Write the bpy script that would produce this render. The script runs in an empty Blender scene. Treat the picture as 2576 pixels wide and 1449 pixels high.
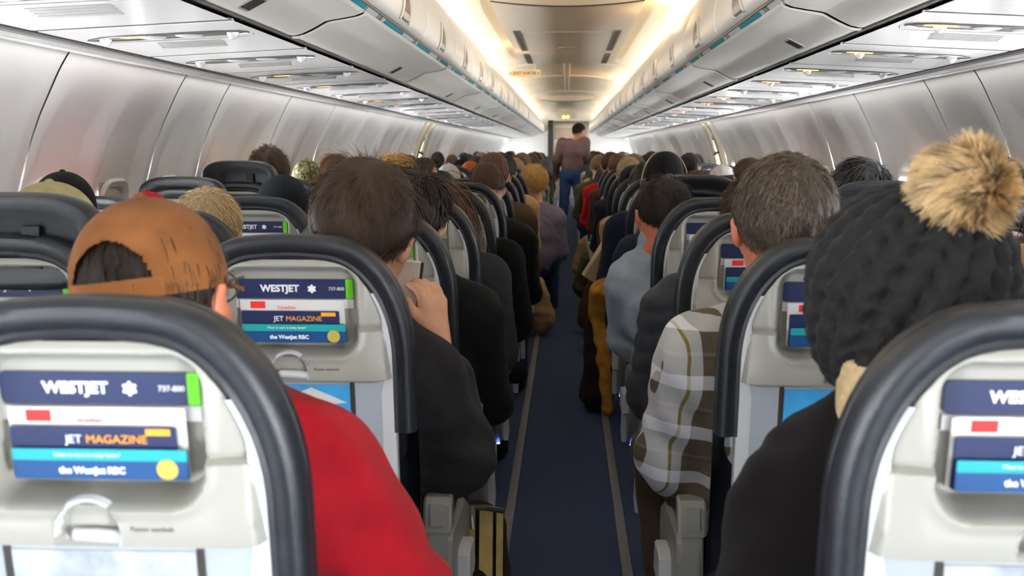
import bpy, bmesh, math, random
import numpy as np
from mathutils import Vector, Matrix, Euler
PI = math.pi
SC = bpy.context.scene
COL = SC.collection
random.seed(7)
RNG = np.random.default_rng(11)

# ---------------------------------------------------------------- camera
F_PX = 2800.0
EYE = Vector((0.0, 0.0, 1.27))
cam_data = bpy.data.cameras.new('camera')
cam = bpy.data.objects.new('camera', cam_data)
COL.objects.link(cam)
cam.location = EYE
cam.rotation_euler = (math.radians(90 - 7.09), 0, math.radians(2.78))
cam_data.sensor_width = 36.0
cam_data.lens = F_PX / 2576 * 36
cam_data.clip_start = 0.05
cam_data.clip_end = 200
cam_data.dof.use_dof = True
cam_data.dof.focus_distance = 3.3
cam_data.dof.aperture_fstop = 6.5
SC.camera = cam

# ---------------------------------------------------------------- world, exposure, long lights
world = bpy.data.worlds.new('world')
SC.world = world
world.use_nodes = True
bg = world.node_tree.nodes['Background']
bg.inputs[0].default_value = (0.86, 0.93, 1.0, 1)
bg.inputs[1].default_value = 0.5
SC.view_settings.view_transform = 'Standard'
SC.view_settings.look = 'None'
SC.view_settings.exposure = 0.92
SC.view_settings.gamma = 1.0
SC.view_settings.use_curve_mapping = False
SC.cycles.use_denoising = True
SC.cycles.max_bounces = 8
SC.cycles.diffuse_bounces = 5
SC.cycles.glossy_bounces = 3
SC.cycles.transmission_bounces = 4
SC.cycles.caustics_reflective = False
SC.cycles.caustics_refractive = False
SC.cycles.sample_clamp_indirect = 6.0

def area(name, loc, rot, sx, sy, power, color):
    l = bpy.data.lights.new(name, 'AREA')
    l.shape = 'RECTANGLE'; l.size = sx; l.size_y = sy
    l.energy = power; l.color = color
    o = bpy.data.objects.new(name, l); COL.objects.link(o)
    o.location = loc; o.rotation_euler = rot
    return o

WARM = (1.0, 0.83, 0.62)
DAY = (0.93, 0.96, 1.0)
for s in (-1, 1):
    # cove lamps over the bins, shining up and inwards on the ceiling
    area('cove_lamp', (s * 0.712, 14.5, 2.052), (0, math.radians(s * 122), 0), 0.03, 28, 19, WARM)
    # sidewall lamps under the moulding, washing the wall
    area('sidewall_lamp', (s * 1.505, 14.5, 1.557), (0, math.radians(-s * 12), 0), 0.03, 28, 9, (1, 0.97, 0.93))
    # daylight outside the windows
    area('window_daylight', (s * 2.35, 13, 0.55), (0, math.radians(s * 125), 0), 1.2, 30, 10000 if s > 0 else 7000, DAY)
# added fill light behind the photographer, brightens the seat backs
area('rear_fill_light', (0, -1.3, 1.9), (math.radians(60), 0, 0), 2.8, 0.9, 14, (1, 0.98, 0.96))

# ---------------------------------------------------------------- helpers
def lin(c):
    return tuple((x / 12.92 if x <= 0.04045 else ((x + 0.055) / 1.055) ** 2.4) for x in c)

def hexc(h):
    h = h.lstrip('#')
    return lin(tuple(int(h[i:i + 2], 16) / 255 for i in (0, 2, 4)))

MATS = {}
def mat(name, col, rough=0.5, metal=0.0, bump=0.0, bscale=200.0, var=0.0, vscale=20.0, emit=None, estr=1.0,
        alpha=None, trans=0.0, coat=0.0, sheen=0.0, tint=0.0, spec=0.5):
    if name in MATS: return MATS[name]
    m = bpy.data.materials.new(name); m.use_nodes = True
    nt = m.node_tree; N = nt.nodes; L = nt.links
    b = N['Principled BSDF']
    c = hexc(col) if isinstance(col, str) else col
    b.inputs['Base Color'].default_value = (*c, 1)
    b.inputs['Roughness'].default_value = rough
    b.inputs['Metallic'].default_value = metal
    b.inputs['Specular IOR Level'].default_value = spec
    if coat: b.inputs['Coat Weight'].default_value = coat; b.inputs['Coat Roughness'].default_value = 0.15
    if sheen: b.inputs['Sheen Weight'].default_value = sheen
    if trans: b.inputs['Transmission Weight'].default_value = trans
    if emit:
        e = hexc(emit) if isinstance(emit, str) else emit
        b.inputs['Emission Color'].default_value = (*e, 1); b.inputs['Emission Strength'].default_value = estr
    if alpha is not None: b.inputs['Alpha'].default_value = alpha
    tc = N.new('ShaderNodeTexCoord')
    if bump:
        n = N.new('ShaderNodeTexNoise'); n.inputs['Scale'].default_value = bscale; n.inputs['Detail'].default_value = 3
        L.new(tc.outputs['Object'], n.inputs['Vector'])
        bp = N.new('ShaderNodeBump'); bp.inputs['Strength'].default_value = bump; bp.inputs['Distance'].default_value = 0.002
        L.new(n.outputs['Fac'], bp.inputs['Height']); L.new(bp.outputs['Normal'], b.inputs['Normal'])
    if var or tint:
        mx = N.new('ShaderNodeMixRGB'); mx.blend_type = 'MULTIPLY'; mx.inputs[0].default_value = 1
        mx.inputs[1].default_value = (*c, 1)
        ramp = N.new('ShaderNodeMapRange')
        if tint:
            a = N.new('ShaderNodeAttribute'); a.attribute_name = 'tint'
            L.new(a.outputs['Fac'], ramp.inputs['Value'])
            ramp.inputs['To Min'].default_value = 1 - tint; ramp.inputs['To Max'].default_value = 1 + tint * 1.6
        else:
            n2 = N.new('ShaderNodeTexNoise'); n2.inputs['Scale'].default_value = vscale; n2.inputs['Detail'].default_value = 4
            L.new(tc.outputs['Object'], n2.inputs['Vector']); L.new(n2.outputs['Fac'], ramp.inputs['Value'])
            ramp.inputs['From Min'].default_value = 0.3; ramp.inputs['From Max'].default_value = 0.7
            ramp.inputs['To Min'].default_value = 1 - var; ramp.inputs['To Max'].default_value = 1 + var
        L.new(ramp.outputs['Result'], mx.inputs[2]); L.new(mx.outputs[0], b.inputs['Base Color'])
    MATS[name] = m
    return m

class MB:
    """collects geometry for ONE mesh object"""
    def __init__(self): self.v = []; self.f = []; self.m = []
    def add(self, vs, fs, mi=0):
        o = len(self.v); self.v += [tuple(p) for p in vs]
        self.f += [tuple(i + o for i in f) for f in fs]; self.m += [mi] * len(fs); return self
    def box(self, x0, x1, y0, y1, z0, z1, mi=0):
        vs = [(x0, y0, z0), (x1, y0, z0), (x1, y1, z0), (x0, y1, z0), (x0, y0, z1), (x1, y0, z1), (x1, y1, z1), (x0, y1, z1)]
        return self.add(vs, [(0, 3, 2, 1), (4, 5, 6, 7), (0, 1, 5, 4), (1, 2, 6, 5), (2, 3, 7, 6), (3, 0, 4, 7)], mi)
    def grid(self, P, closed_u=False, closed_v=False, mi=0, skip=None):
        nu = len(P); nv = len(P[0]); vs = [tuple(p) for r in P for p in r]; fs = []
        for i in range(nu if closed_u else nu - 1):
            for j in range(nv if closed_v else nv - 1):
                if skip and skip(i, j): continue
                a, b = i, (i + 1) % nu; c, d = j, (j + 1) % nv
                fs.append((a * nv + c, b * nv + c, b * nv + d, a * nv + d))
        return self.add(vs, fs, mi)
    def tube(self, pts, r, n=10, cap=True, mi=0):
        pts = [Vector(p) for p in pts]; rs = r if hasattr(r, '__len__') else [r] * len(pts); rows = []
        up = Vector((0, 0, 1))
        for i, p in enumerate(pts):
            d = (pts[min(i + 1, len(pts) - 1)] - pts[max(i - 1, 0)]).normalized()
            u = d.cross(up)
            if u.length < 1e-3: u = d.cross(Vector((0, 1, 0)))
            u.normalize(); w = d.cross(u)
            rows.append([p + (u * math.cos(2 * PI * k / n) + w * math.sin(2 * PI * k / n)) * rs[i] for k in range(n)])
        o = len(self.v); self.grid(rows, closed_v=True, mi=mi)
        if cap:
            self.f.append(tuple(o + k for k in range(n))); self.m.append(mi)
            e = o + (len(pts) - 1) * n; self.f.append(tuple(e + n - 1 - k for k in range(n))); self.m.append(mi)
        return self
    def prism(self, poly, axis, a0, a1, bev=0.0, mi=0):
        """extrude a 2D polygon along an axis ('x','y','z'); bev shrinks the ends for a soft edge"""
        def P(u, v, w): return {'x': (w, u, v), 'y': (u, w, v), 'z': (u, v, w)}[axis]
        cx = sum(p[0] for p in poly) / len(poly); cy = sum(p[1] for p in poly) / len(poly)
        sgn = 1 if a1 > a0 else -1
        def ins(k):
            out = []
            n = len(poly)
            for i, p in enumerate(poly):
                a = Vector(poly[i - 1]); b = Vector(p); c = Vector(poly[(i + 1) % n])
                t = ((b - a).normalized() + (c - b).normalized())
                if t.length < 1e-6: t = (c - b)
                t.normalize(); nn = Vector((-t.y, t.x))
                if nn.dot(Vector((cx, cy)) - b) < 0: nn = -nn
                out.append(b + nn * k)
            return out
        rings = []
        if bev: rings.append([P(p[0], p[1], a0) for p in ins(bev)])
        rings.append([P(p[0], p[1], a0 + (bev * sgn if bev else 0)) for p in poly])
        rings.append([P(p[0], p[1], a1 - (bev * sgn if bev else 0)) for p in poly])
        if bev: rings.append([P(p[0], p[1], a1) for p in ins(bev)])
        o = len(self.v); n = len(poly); self.grid(rings, closed_v=True, mi=mi)
        self.f.append(tuple(o + k for k in range(n))); self.m.append(mi)
        e = o + (len(rings) - 1) * n; self.f.append(tuple(e + n - 1 - k for k in range(n))); self.m.append(mi)
        return self
    def mesh(self, name, mats, smooth=35, tint=None):
        me = bpy.data.meshes.new(name)
        me.from_pydata(self.v, [], self.f)
        if not hasattr(mats, '__len__'): mats = [mats]
        for m in mats: me.materials.append(m)
        if len(mats) > 1: me.polygons.foreach_set('material_index', self.m)
        bm = bmesh.new(); bm.from_mesh(me); bmesh.ops.recalc_face_normals(bm, faces=bm.faces); bm.to_mesh(me); bm.free()
        if smooth:
            me.shade_smooth()
            me.set_sharp_from_angle(angle=math.radians(smooth))
        me.update()
        return me
    def build(self, name, mats, parent=None, smooth=35, loc=None):
        return link(name, self.mesh(name, mats, smooth), parent, loc)

def link(name, me, parent=None, loc=None, rot=None, scl=None):
    o = bpy.data.objects.new(name, me); COL.objects.link(o)
    if parent: o.parent = parent
    if loc is not None: o.location = loc
    if rot is not None: o.rotation_euler = rot
    if scl is not None: o.scale = scl
    return o

def tag(o, label=None, cat=None, group=None, kind=None):
    if label: o['label'] = label
    if cat: o['category'] = cat
    if group: o['group'] = group
    if kind: o['kind'] = kind
    return o

def empty(name, loc, label=None, cat=None, group=None, rz=0):
    o = bpy.data.objects.new(name, None); COL.objects.link(o)
    o.location = loc; o.rotation_euler = (0, 0, rz); o.empty_display_size = 0.05
    return tag(o, label, cat, group)

TEXTS = {}
def text_mesh(s, size, m, extr=0.0006, align='CENTER', bold=0.0):
    k = (s, size, m.name, align)
    if k in TEXTS: return TEXTS[k]
    c = bpy.data.curves.new('lettering', 'FONT'); c.body = s; c.size = size; c.extrude = extr; c.align_x = align; c.align_y = 'CENTER'
    c.offset = bold; c.resolution_u = 3
    c.materials.append(m)
    o = bpy.data.objects.new('lettering', c); COL.objects.link(o)
    bpy.context.view_layer.update()
    me = bpy.data.meshes.new_from_object(o.evaluated_get(bpy.context.evaluated_depsgraph_get()))
    bpy.data.objects.remove(o); bpy.data.curves.remove(c)
    if not me.materials: me.materials.append(m)
    me.name = 'lettering'; TEXTS[k] = me
    return me

def rrect(x0, x1, y0, y1, r, n=5):
    pts = []
    for cx, cy, a in ((x1 - r, y1 - r, 0), (x0 + r, y1 - r, 90), (x0 + r, y0 + r, 180), (x1 - r, y0 + r, 270)):
        for k in range(n + 1):
            t = math.radians(a + 90 * k / n); pts.append((cx + r * math.cos(t), cy + r * math.sin(t)))
    return pts

def sstep(a, b, x):
    t = np.clip((x - a) / (b - a), 0, 1); return t * t * (3 - 2 * t)

ORD = ['', 'first', 'second', 'third', 'fourth', 'fifth', 'sixth', 'seventh', 'eighth', 'ninth', 'tenth', 'eleventh', 'twelfth', 'thirteenth',
       'fourteenth', 'fifteenth', 'sixteenth', 'seventeenth', 'eighteenth', 'nineteenth', 'twentieth', 'twenty-first', 'twenty-second',
       'twenty-third', 'twenty-fourth', 'twenty-fifth', 'twenty-sixth', 'twenty-seventh', 'twenty-eighth', 'twenty-ninth', 'thirtieth',
       'thirty-first', 'thirty-second', 'thirty-third', 'thirty-fourth']
SIDE = {-1: 'left', 1: 'right'}

# ---------------------------------------------------------------- materials
M_wall = mat('wall_plastic', '#e3e1de', 0.42, bump=0.06, bscale=900)
M_ceil = mat('ceiling_plastic', '#ebe4d6', 0.5)
M_bin = mat('bin_plastic', '#dcd8cf', 0.32, bump=0.03, bscale=700)
M_psu = mat('service_panel_plastic', '#ecebe8', 0.25)
M_seam = mat('dark_seam', '#2b2626', 0.6)
M_rail = mat('grey_rail', '#a9a6a1', 0.4)
M_track = mat('bin_track', '#57524d', 0.4)
M_carpet = mat('carpet', '#4e5a7c', 0.95, bump=0.9, bscale=1500, var=0.45, vscale=900, spec=0.1)
M_floorstrip = mat('floor_strip', '#838488', 0.6, bump=0.2, bscale=500, var=0.12, vscale=60)
M_leather = mat('dark_leather', '#171b21', 0.36, bump=0.35, bscale=450, var=0.2, vscale=30)
M_shell = mat('seat_shell_plastic', '#95948c', 0.38, bump=0.05, bscale=1200)
M_white = mat('white_plastic', '#c6c8ca', 0.35)
M_tray = mat('tray_plastic', '#9da5ac', 0.4)
M_arm = mat('armrest_plastic', '#8b8a83', 0.38)
M_darkplastic = mat('dark_plastic', '#35342f', 0.45)
M_metal = mat('satin_metal', '#a9a8a4', 0.3, metal=0.8)
M_teal = mat('teal_print', '#0f7f8b', 0.5)
M_teal2 = mat('bright_teal_print', '#16979a', 0.5)
M_navy = mat('navy_print', '#16234c', 0.5)
M_blue = mat('blue_print', '#0a4378', 0.5)
M_green = mat('green_print', '#62c512', 0.5)
M_paper = mat('white_paper', '#d6d6d4', 0.6)
M_red = mat('red_print', '#dd2a2a', 0.6)
M_orange = mat('orange_print', '#efa124', 0.6)
M_gold = mat('gold_print', '#b8a64c', 0.5)
M_inkwhite = mat('white_ink', '#f2f4f6', 0.6)
M_inkblack = mat('black_ink', '#1f1d1b', 0.6)
M_sky_poster = mat('sky_poster', '#3fa0da', 0.5, var=0.3, vscale=9)
# ================================================================ cabin shell
Y0, Y1 = -0.9, 28.0
EZ = EYE.z

def sweep(name, prof, s, ys, m, parent=None, kind='structure', thick=None, smooth=40):
    """sweep a cross-section profile of (x, z above the eye) along the cabin on side s"""
    b = MB()
    rows = [[(s * x, y, EZ + z) for x, z in prof] for y in ys]
    b.grid(rows)
    o = b.build(name, m, parent, smooth)
    if kind and not parent: o['kind'] = kind
    return o

fl = MB(); fl.box(-1.66, 1.66, Y0, Y1 + 3, -0.04, 0)
f = fl.build('floor', M_carpet); f['kind'] = 'structure'
tn = 0
for s in (-1, 1):
    edges = [Y0, 1.2, 3.52, 5.85, 8.2, 10.6, 13, 15.4, 18, 21, 24, Y1]
    for k in range(len(edges) - 1):
        b = MB(); b.prism(rrect(s * 0.192 - 0.016, s * 0.192 + 0.016, 0.0, 0.005, 0.002, 2), 'y', edges[k] + 0.002, edges[k + 1] - 0.002)
        tn += 1
        tag(b.build('trim_%d' % tn, M_floorstrip), kind='structure')

# ---- sidewalls with window bays
wall_prof = [(1.53, 0.309), (1.548, 0.285), (1.575, 0.24), (1.605, 0.18), (1.64, 0.11), (1.668, 0.04), (1.688, -0.02), (1.705, -0.08),
             (1.722, -0.14), (1.738, -0.22), (1.75, -0.30), (1.755, -0.42), (1.75, -0.60), (1.735, -0.80), (1.70, -1.0), (1.66, -1.27)]
SEAMS = {-1: [-0.9, 1.15, 2.25, 3.45, 4.53, 5.13, 6.29, 7.5, 8.7, 9.9, 11.1, 12.3, 12.9, 13.6, 14.8, 16.0, 17.2, 18.4, 19.6, 20.8, 22.0, 23.2, 24.4, 25.6, 26.8, 28.0],
         1: [-0.9, 1.9, 3.1, 4.38, 4.99, 6.18, 7.3, 8.5, 9.7, 10.9, 12.1, 12.7, 13.4, 14.6, 15.8, 17.0, 18.2, 19.4, 20.6, 21.8, 23.0, 24.2, 25.4, 26.6, 28.0]}
WZ0, WZ1 = -0.42, -0.135   # window opening, height relative to the eye
EXITS = {-1: (12.3, 12.9), 1: (12.1, 12.7)}
wprof = []
zs = [0.309, 0.29, 0.27, 0.245, 0.22, 0.19, 0.16, 0.13, 0.10, 0.07, 0.04, 0.01, -0.02, -0.05, -0.08, -0.11, -0.135, -0.16, -0.19, -0.22, -0.25,
      -0.28, -0.31, -0.34, -0.37, -0.395, -0.42, -0.46, -0.55, -0.7, -0.85, -1.0, -1.15, -1.27]
def wall_x(z):
    zz = [p[1] for p in wall_prof][::-1]; xx = [p[0] for p in wall_prof][::-1]
    return float(np.interp(z, zz, xx))
M_bezel = mat('window_bezel', '#cfcdc8', 0.4)
M_shade = mat('window_shade', '#c9c3bb', 0.5)
M_glass = mat('window_glass', (0.95, 0.97, 1.0), 0.05, alpha=0.12)
wn = 0
for s in (-1, 1):
    root = MB(); root.box(min(s * 1.80, s * 1.83), max(s * 1.80, s * 1.83), Y0, Y1, 0, 0.80)
    root.box(min(s * 1.80, s * 1.83), max(s * 1.80, s * 1.83), Y0, Y1, 1.17, 1.75)
    wl = root.build('wall_' + SIDE[s], M_seam); wl['kind'] = 'structure'
    se = SEAMS[s]
    for a, c in zip(se[:-1], se[1:]):
        if abs(a - EXITS[s][0]) < 0.01: continue
        L = c - a
        if L > 1.5: cs = [a + L * 0.2, a + L * 0.5, a + L * 0.8]
        elif L > 0.8: cs = [a + L * 0.26, a + L * 0.74]
        else: cs = [a + L * 0.5]
        hw = 0.115
        ys = set(np.linspace(a + 0.006, c - 0.006, int(L / 0.03) + 2).tolist())
        for w in cs:
            for q in np.linspace(-hw, hw, 15): ys.add(w + q)
        ys = sorted(ys)
        rows = []
        for y in ys:
            row = []
            for z in zs:
                x = wall_x(z)
                rec = 0.0
                for w in cs:
                    u = abs(y - w - 0.06 * (z + 0.1))
                    half = 0.20 - 0.05 * max(0, z + 0.1) / 0.4
                    rec = max(rec, 1 - float(sstep(half - 0.012, half + 0.032, u)))
                ramp = float(sstep(0.27, 0.02, z)) * float(sstep(-0.9, -0.6, z))
                edge = min(y - a, c - y); lip = 0.010 * math.exp(-(edge / 0.012) ** 2)
                row.append((s * (x + 0.045 * rec * ramp + lip), y, EZ + z))
            rows.append(row)
        def skip(i, j, ys=ys, cs=cs):
            y = 0.5 * (ys[i] + ys[i + 1]); z = 0.5 * (zs[j] + zs[j + 1])
            for w in cs:
                u = abs(y - w) / hw; v = abs(z - 0.5 * (WZ0 + WZ1)) / (0.5 * (WZ1 - WZ0))
                if u < 1 and v < 1 and u ** 4 + v ** 4 < 1: return True
            return False
        b = MB(); b.grid(rows, skip=skip)
        b.build('sidewall_panel', M_wall, wl, 60)
        for w in cs:
            wn += 1
            zc = 0.5 * (WZ0 + WZ1); hz = 0.5 * (WZ1 - WZ0)
            fr = MB(); R = []
            for (k, dx) in ((1.18, 0.026), (1.10, 0.012), (0.96, 0.018), (0.90, 0.05), (0.90, 0.075)):
                ring = []
                for t in range(36):
                    an = 2 * PI * t / 36
                    cu = abs(math.cos(an)) ** 0.5 * (1 if math.cos(an) > 0 else -1); sv = abs(math.sin(an)) ** 0.5 * (1 if math.sin(an) > 0 else -1)
                    z = zc + hz * k * sv
                    ring.append((s * (wall_x(z) + dx), w + hw * k * cu, EZ + z))
                R.append(ring)
            fr.grid(R, closed_v=True)
            wo = fr.build('window_%d' % wn, M_bezel); wo['kind'] = 'structure'
            g = MB(); g.box(min(s * 1.772, s * 1.776), max(s * 1.772, s * 1.776), w - hw, w + hw, EZ + WZ0 - 0.01, EZ + WZ1 + 0.01)
            g.build('window_pane', M_glass, wo, 0)
            if (wn * 7) % 5 in (0, 3):
                drop = 0.45 if wn % 2 else 0.9
                sh = MB(); sh.box(min(s * 1.762, s * 1.766), max(s * 1.762, s * 1.766), w - hw * 0.97, w + hw * 0.97, EZ + WZ1 - (WZ1 - WZ0) * drop, EZ + WZ1 + 0.01)
                sh.build('window_shade', M_shade, wo, 0)

# ---- overwing exit doors (frame, door leaf, cover, handle)
M_exit = mat('exit_door_beige', '#bdb49c', 0.45)
for s, nm in ((-1, 'door_1'), (1, 'door_2')):
    a, c = EXITS[s]
    b = MB(); rows = [[(s * (wall_x(z) - 0.012), y, EZ + z) for z in zs] for y in np.linspace(a + 0.10, c - 0.10, 8)]
    b.grid(rows); dr = b.build(nm, M_exit); dr['kind'] = 'structure'
    for ya in (a, c - 0.09):
        fb = MB(); fb.grid([[(s * (wall_x(z) - o), y, EZ + z) for z in zs] for y, o in ((ya, 0.0), (ya + 0.012, 0.05), (ya + 0.08, 0.05), (ya + 0.09, 0.0))])
        fb.build('door_frame', M_exit, dr)
    h = MB(); zc = 0.13
    h.prism(rrect(a + 0.2, a + 0.40, EZ + zc - 0.03, EZ + zc + 0.05, 0.02), 'x', s * (wall_x(zc) - 0.05), s * (wall_x(zc) - 0.01))
    h.build('handle_cover', M_white, dr)
    h = MB(); h.tube([(s * (wall_x(0.02) - 0.03), a + 0.2, EZ - 0.03), (s * (wall_x(0.02) - 0.05), a + 0.3, EZ - 0.05), (s * (wall_x(0.02) - 0.03), a + 0.4, EZ - 0.03)], 0.014)
    h.build('handle', M_darkplastic, dr)

# ---- moulding rail between sidewall and service panels
for s in (-1, 1):
    tn += 1
    o = sweep('trim_%d' % tn, [(1.335, 0.300), (1.337, 0.291), (1.352, 0.289), (1.353, 0.300)], s, [Y0, Y1], M_seam)
    tn += 1
    o = sweep('trim_%d' % tn, [(1.353, 0.300), (1.355, 0.283), (1.375, 0.279), (1.395, 0.281), (1.396, 0.287)], s, [Y0, Y1], M_rail)
    tn += 1
    o = sweep('trim_%d' % tn, [(1.396, 0.2875), (1.404, 0.2875)], s, [Y0, Y1], M_seam)
    tn += 1
    o = sweep('trim_%d' % tn, [(1.404, 0.288), (1.406, 0.281), (1.45, 0.284), (1.50, 0.292), (1.515, 0.300), (1.545, 0.320)], s, [Y0, Y1], M_wall)
    tn += 1   # dark backing above the service panels
    o = sweep('trim_%d' % tn, [(0.78, 0.36), (1.40, 0.34), (1.56, 0.34), (1.80, 0.42)], s, [Y0, Y1], M_seam)

# ---- ceiling
ceil_prof = [(0.70, 0.768), (0.738, 0.785), (0.742, 0.82), (0.715, 0.852), (0.665, 0.872), (0.60, 0.889), (0.52, 0.905), (0.40, 0.925), (0.26, 0.938), (0.12, 0.944), (0.0, 0.946)]
full = [(-x, z) for x, z in ceil_prof] + [(x, z) for x, z in ceil_prof[::-1][1:]]
cb = MB(); ys = [Y0, 2.0, 4.0, 6.0, 10.7, 16.0, 19.6, 22.5, Y1]
cb.grid([[(x, y, EZ + z) for x, z in full] for y in (Y0, Y1)])
ce = cb.build('ceiling', M_ceil, None, 60); ce['kind'] = 'structure'
# outer skin above the bins keeps daylight out
for s in (-1, 1):
    tn += 1
    sweep('trim_%d' % tn, [(0.742, 0.80), (1.2, 0.80), (1.80, 0.42)], s, [Y0, Y1], M_seam)
# arched joints across the ceiling and the centre joint
def cross_band(y, w, drop, m, name='ceiling_joint'):
    global tn
    b = MB()
    inner = [(x * 0.995, z - drop) for x, z in full[3:-3]]
    outer = [(x, z + 0.004) for x, z in full[3:-3]]
    b.grid([[(x, yy, EZ + z) for x, z in pr] for yy, pr in ((y, outer), (y + 0.004, inner), (y + w, inner), (y + w + 0.004, outer))])
    tn += 1
    tag(b.build('trim_%d' % tn, m, None, 60), kind='structure')
for y in (12.2, 14.4, 18.2, 21.4, 24.2):
    cross_band(y, 0.10, 0.018, M_ceil)
for y in (4.9, 12.0, 15.9, 20.0, 23.0):
    cross_band(y, 0.012, 0.001, M_rail)
for x in (-0.022, 0.022):
    tn += 1
    b = MB(); b.box(x - 0.003, x + 0.003, Y0, 6.0, EZ + 0.941, EZ + 0.9455)
    tag(b.build('trim_%d' % tn, M_rail), kind='structure')
tn += 1
b = MB(); b.prism(rrect(-0.03, 0.03, EZ + 0.91, EZ + 0.945, 0.01), 'y', 10.9, 17.5)
tag(b.build('trim_%d' % tn, M_ceil), kind='structure')

# ---- lowered ceiling panels with hatch, louvres
M_louvre = mat('louvre_grey', '#7a766d', 0.5)
def drop_panel(y0, y1, label, detail=True):
    root = empty('ceiling_panel', (0, y0, EZ + 0.85), label, 'ceiling panel', 'lowered ceiling panels')
    def L(p): return (p[0], p[1] - y0, p[2] - (EZ + 0.85))
    b = MB(); R = []
    n = 24
    for k in range(n + 1):
        t = -1 + 2 * k / n
        x = 0.455 * t
        sag = 0.035 * (1 - t * t)
        yy0 = y0 + 0.0
        zb = 0.865 - sag * 0.9
        R.append([L(p) for p in ((x * 1.03, yy0 - 0.001, EZ + 0.945), (x, yy0, EZ + zb + 0.006), (x, yy0 + 0.02, EZ + zb),
                  (x, yy0 + 0.5, EZ + 0.852 - sag * 0.25), (x, yy0 + 1.2, EZ + 0.85), (x, y1 - 0.3, EZ + 0.85),
                  (x * 0.97, y1, EZ + 0.858 + 0.0 * sag), (x * 1.0, y1 + 0.03, EZ + 0.945))])
    b.grid(R)
    for q in (0, n):
        col = R[q]; sg = -1 if q == 0 else 1
        b.grid([col, [(c[0] + sg * 0.03, c[1], 0.095) for c in col]])
    b.build('panel', M_ceil, root, 30)
    # dark lip line along the rear edge
    b = MB(); pts = []
    for k in range(n + 1):
        t = -1 + 2 * k / n; sag = 0.035 * (1 - t * t)
        pts.append(L((0.455 * t, y0 - 0.002, EZ + 0.865 - sag * 0.9 + 0.004)))
    b.tube(pts, 0.0045, 6); b.build('edge_seal', M_track, root)
    if not detail: return
    b = MB(); b.prism(rrect(-0.33, 0.33, 1.55, y1 - y0 - 0.25, 0.03), 'z', -0.004, 0.01, 0.002)
    hb = b.build('hatch', M_ceil, root)
    b = MB(); b.box(-0.33, 0.33, 3.1, 3.108, -0.0045, 0.0); b.build('hatch_joint', M_rail, hb)
    b = MB(); b.prism(rrect(-0.07, 0.07, 2.72, 2.86, 0.04), 'z', -0.012, 0, 0.004); b.build('hatch_latch', M_white, hb)
    for sx in (-1, 1):
        for (ya, yb) in ((1.45, 3.05), (3.4, 4.5)):
            lv = MB()
            lv.box(sx * 0.362 - 0.026, sx * 0.362 + 0.026, ya, yb, -0.006, 0.0)
            o = lv.build('louvre', M_louvre, root)
            l2 = MB()
            for q in (-0.014, 0.0, 0.014): l2.box(sx * 0.362 + q - 0.002, sx * 0.362 + q + 0.002, ya + 0.02, yb - 0.02, -0.010, -0.005)
            l2.build('louvre_slats', M_metal, o)
drop_panel(6.72, 11.4, 'wide cream ceiling panel with hatch and two dark louvre strips nearest the camera')
drop_panel(19.8, 22.6, 'distant cream ceiling panel over the aisle near the galley', False)

# ---- warm lamps in the coves beside the ceiling panels
M_warmlamp = mat('warm_lamp', '#ffd9a0', 0.4, emit=(1.0, 0.62, 0.25), estr=4)
for i, (s, y, ln, lb) in enumerate(((-1, 9.8, 0.7, 'warm cove lamp glowing above the left bins beside the ceiling panel'), (1, 7.0, 0.9, 'warm cove lamp glowing above the right bins at the top edge'),
                    (1, 14.0, 0.9, 'small warm cove lamp above the right bins before the exit row'))):
    b = MB(); b.prism(rrect(-0.03, 0.03, -0.012, 0.012, 0.008), 'y', -ln / 2, ln / 2, 0.004)
    o = b.build('cove_light', M_warmlamp, None, 35, (s * 0.665, y, EZ + 0.852)); o.rotation_euler = (0, math.radians(s * 32), 0)
    tag(o, lb, 'ceiling light')
    l = bpy.data.lights.new('cove_glow', 'POINT'); l.energy = 0.9; l.color = (1, 0.62, 0.28); l.shadow_soft_size = 0.06
    lo = bpy.data.objects.new('cove_glow', l); COL.objects.link(lo); lo.location = (s * 0.60, y, EZ + 0.80)

# ---- exit sign on the ceiling
sg = empty('exit_sign', (-0.44, 11.75, EZ + 0.786), 'cream EXIT SORTIE ceiling sign with red letters and arrows', 'exit sign')
b = MB(); b.prism(rrect(-0.165, 0.165, -0.035, 0.035, 0.006), 'y', -0.012, 0.012, 0.003); b.build('sign_plate', mat('sign_cream', '#d8c9a0', 0.5, emit='#d8c9a0', estr=0.15), sg)
b = MB(); b.box(-0.01, 0.01, -0.006, 0.006, 0.035, 0.135)
for q in (-0.11, 0.11): link('bracket', b.mesh('bracket', M_ceil), sg, (q, 0, 0))
M_signred = mat('sign_red', '#a03a2a', 0.5)
link('lettering', text_mesh('EXIT SORTIE', 0.043, M_signred, bold=0.0008), sg, (0, -0.013, 0), (PI / 2, 0, 0))
b = MB()
b.add([(-0.155, -0.0135, 0), (-0.138, -0.0135, 0.012), (-0.138, -0.0135, -0.012)], [(0, 1, 2)])
am = b.mesh('arrow', M_signred, 0); link('arrow', am, sg); link('arrow', am, sg, None, None, (-1, 1, 1))

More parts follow.
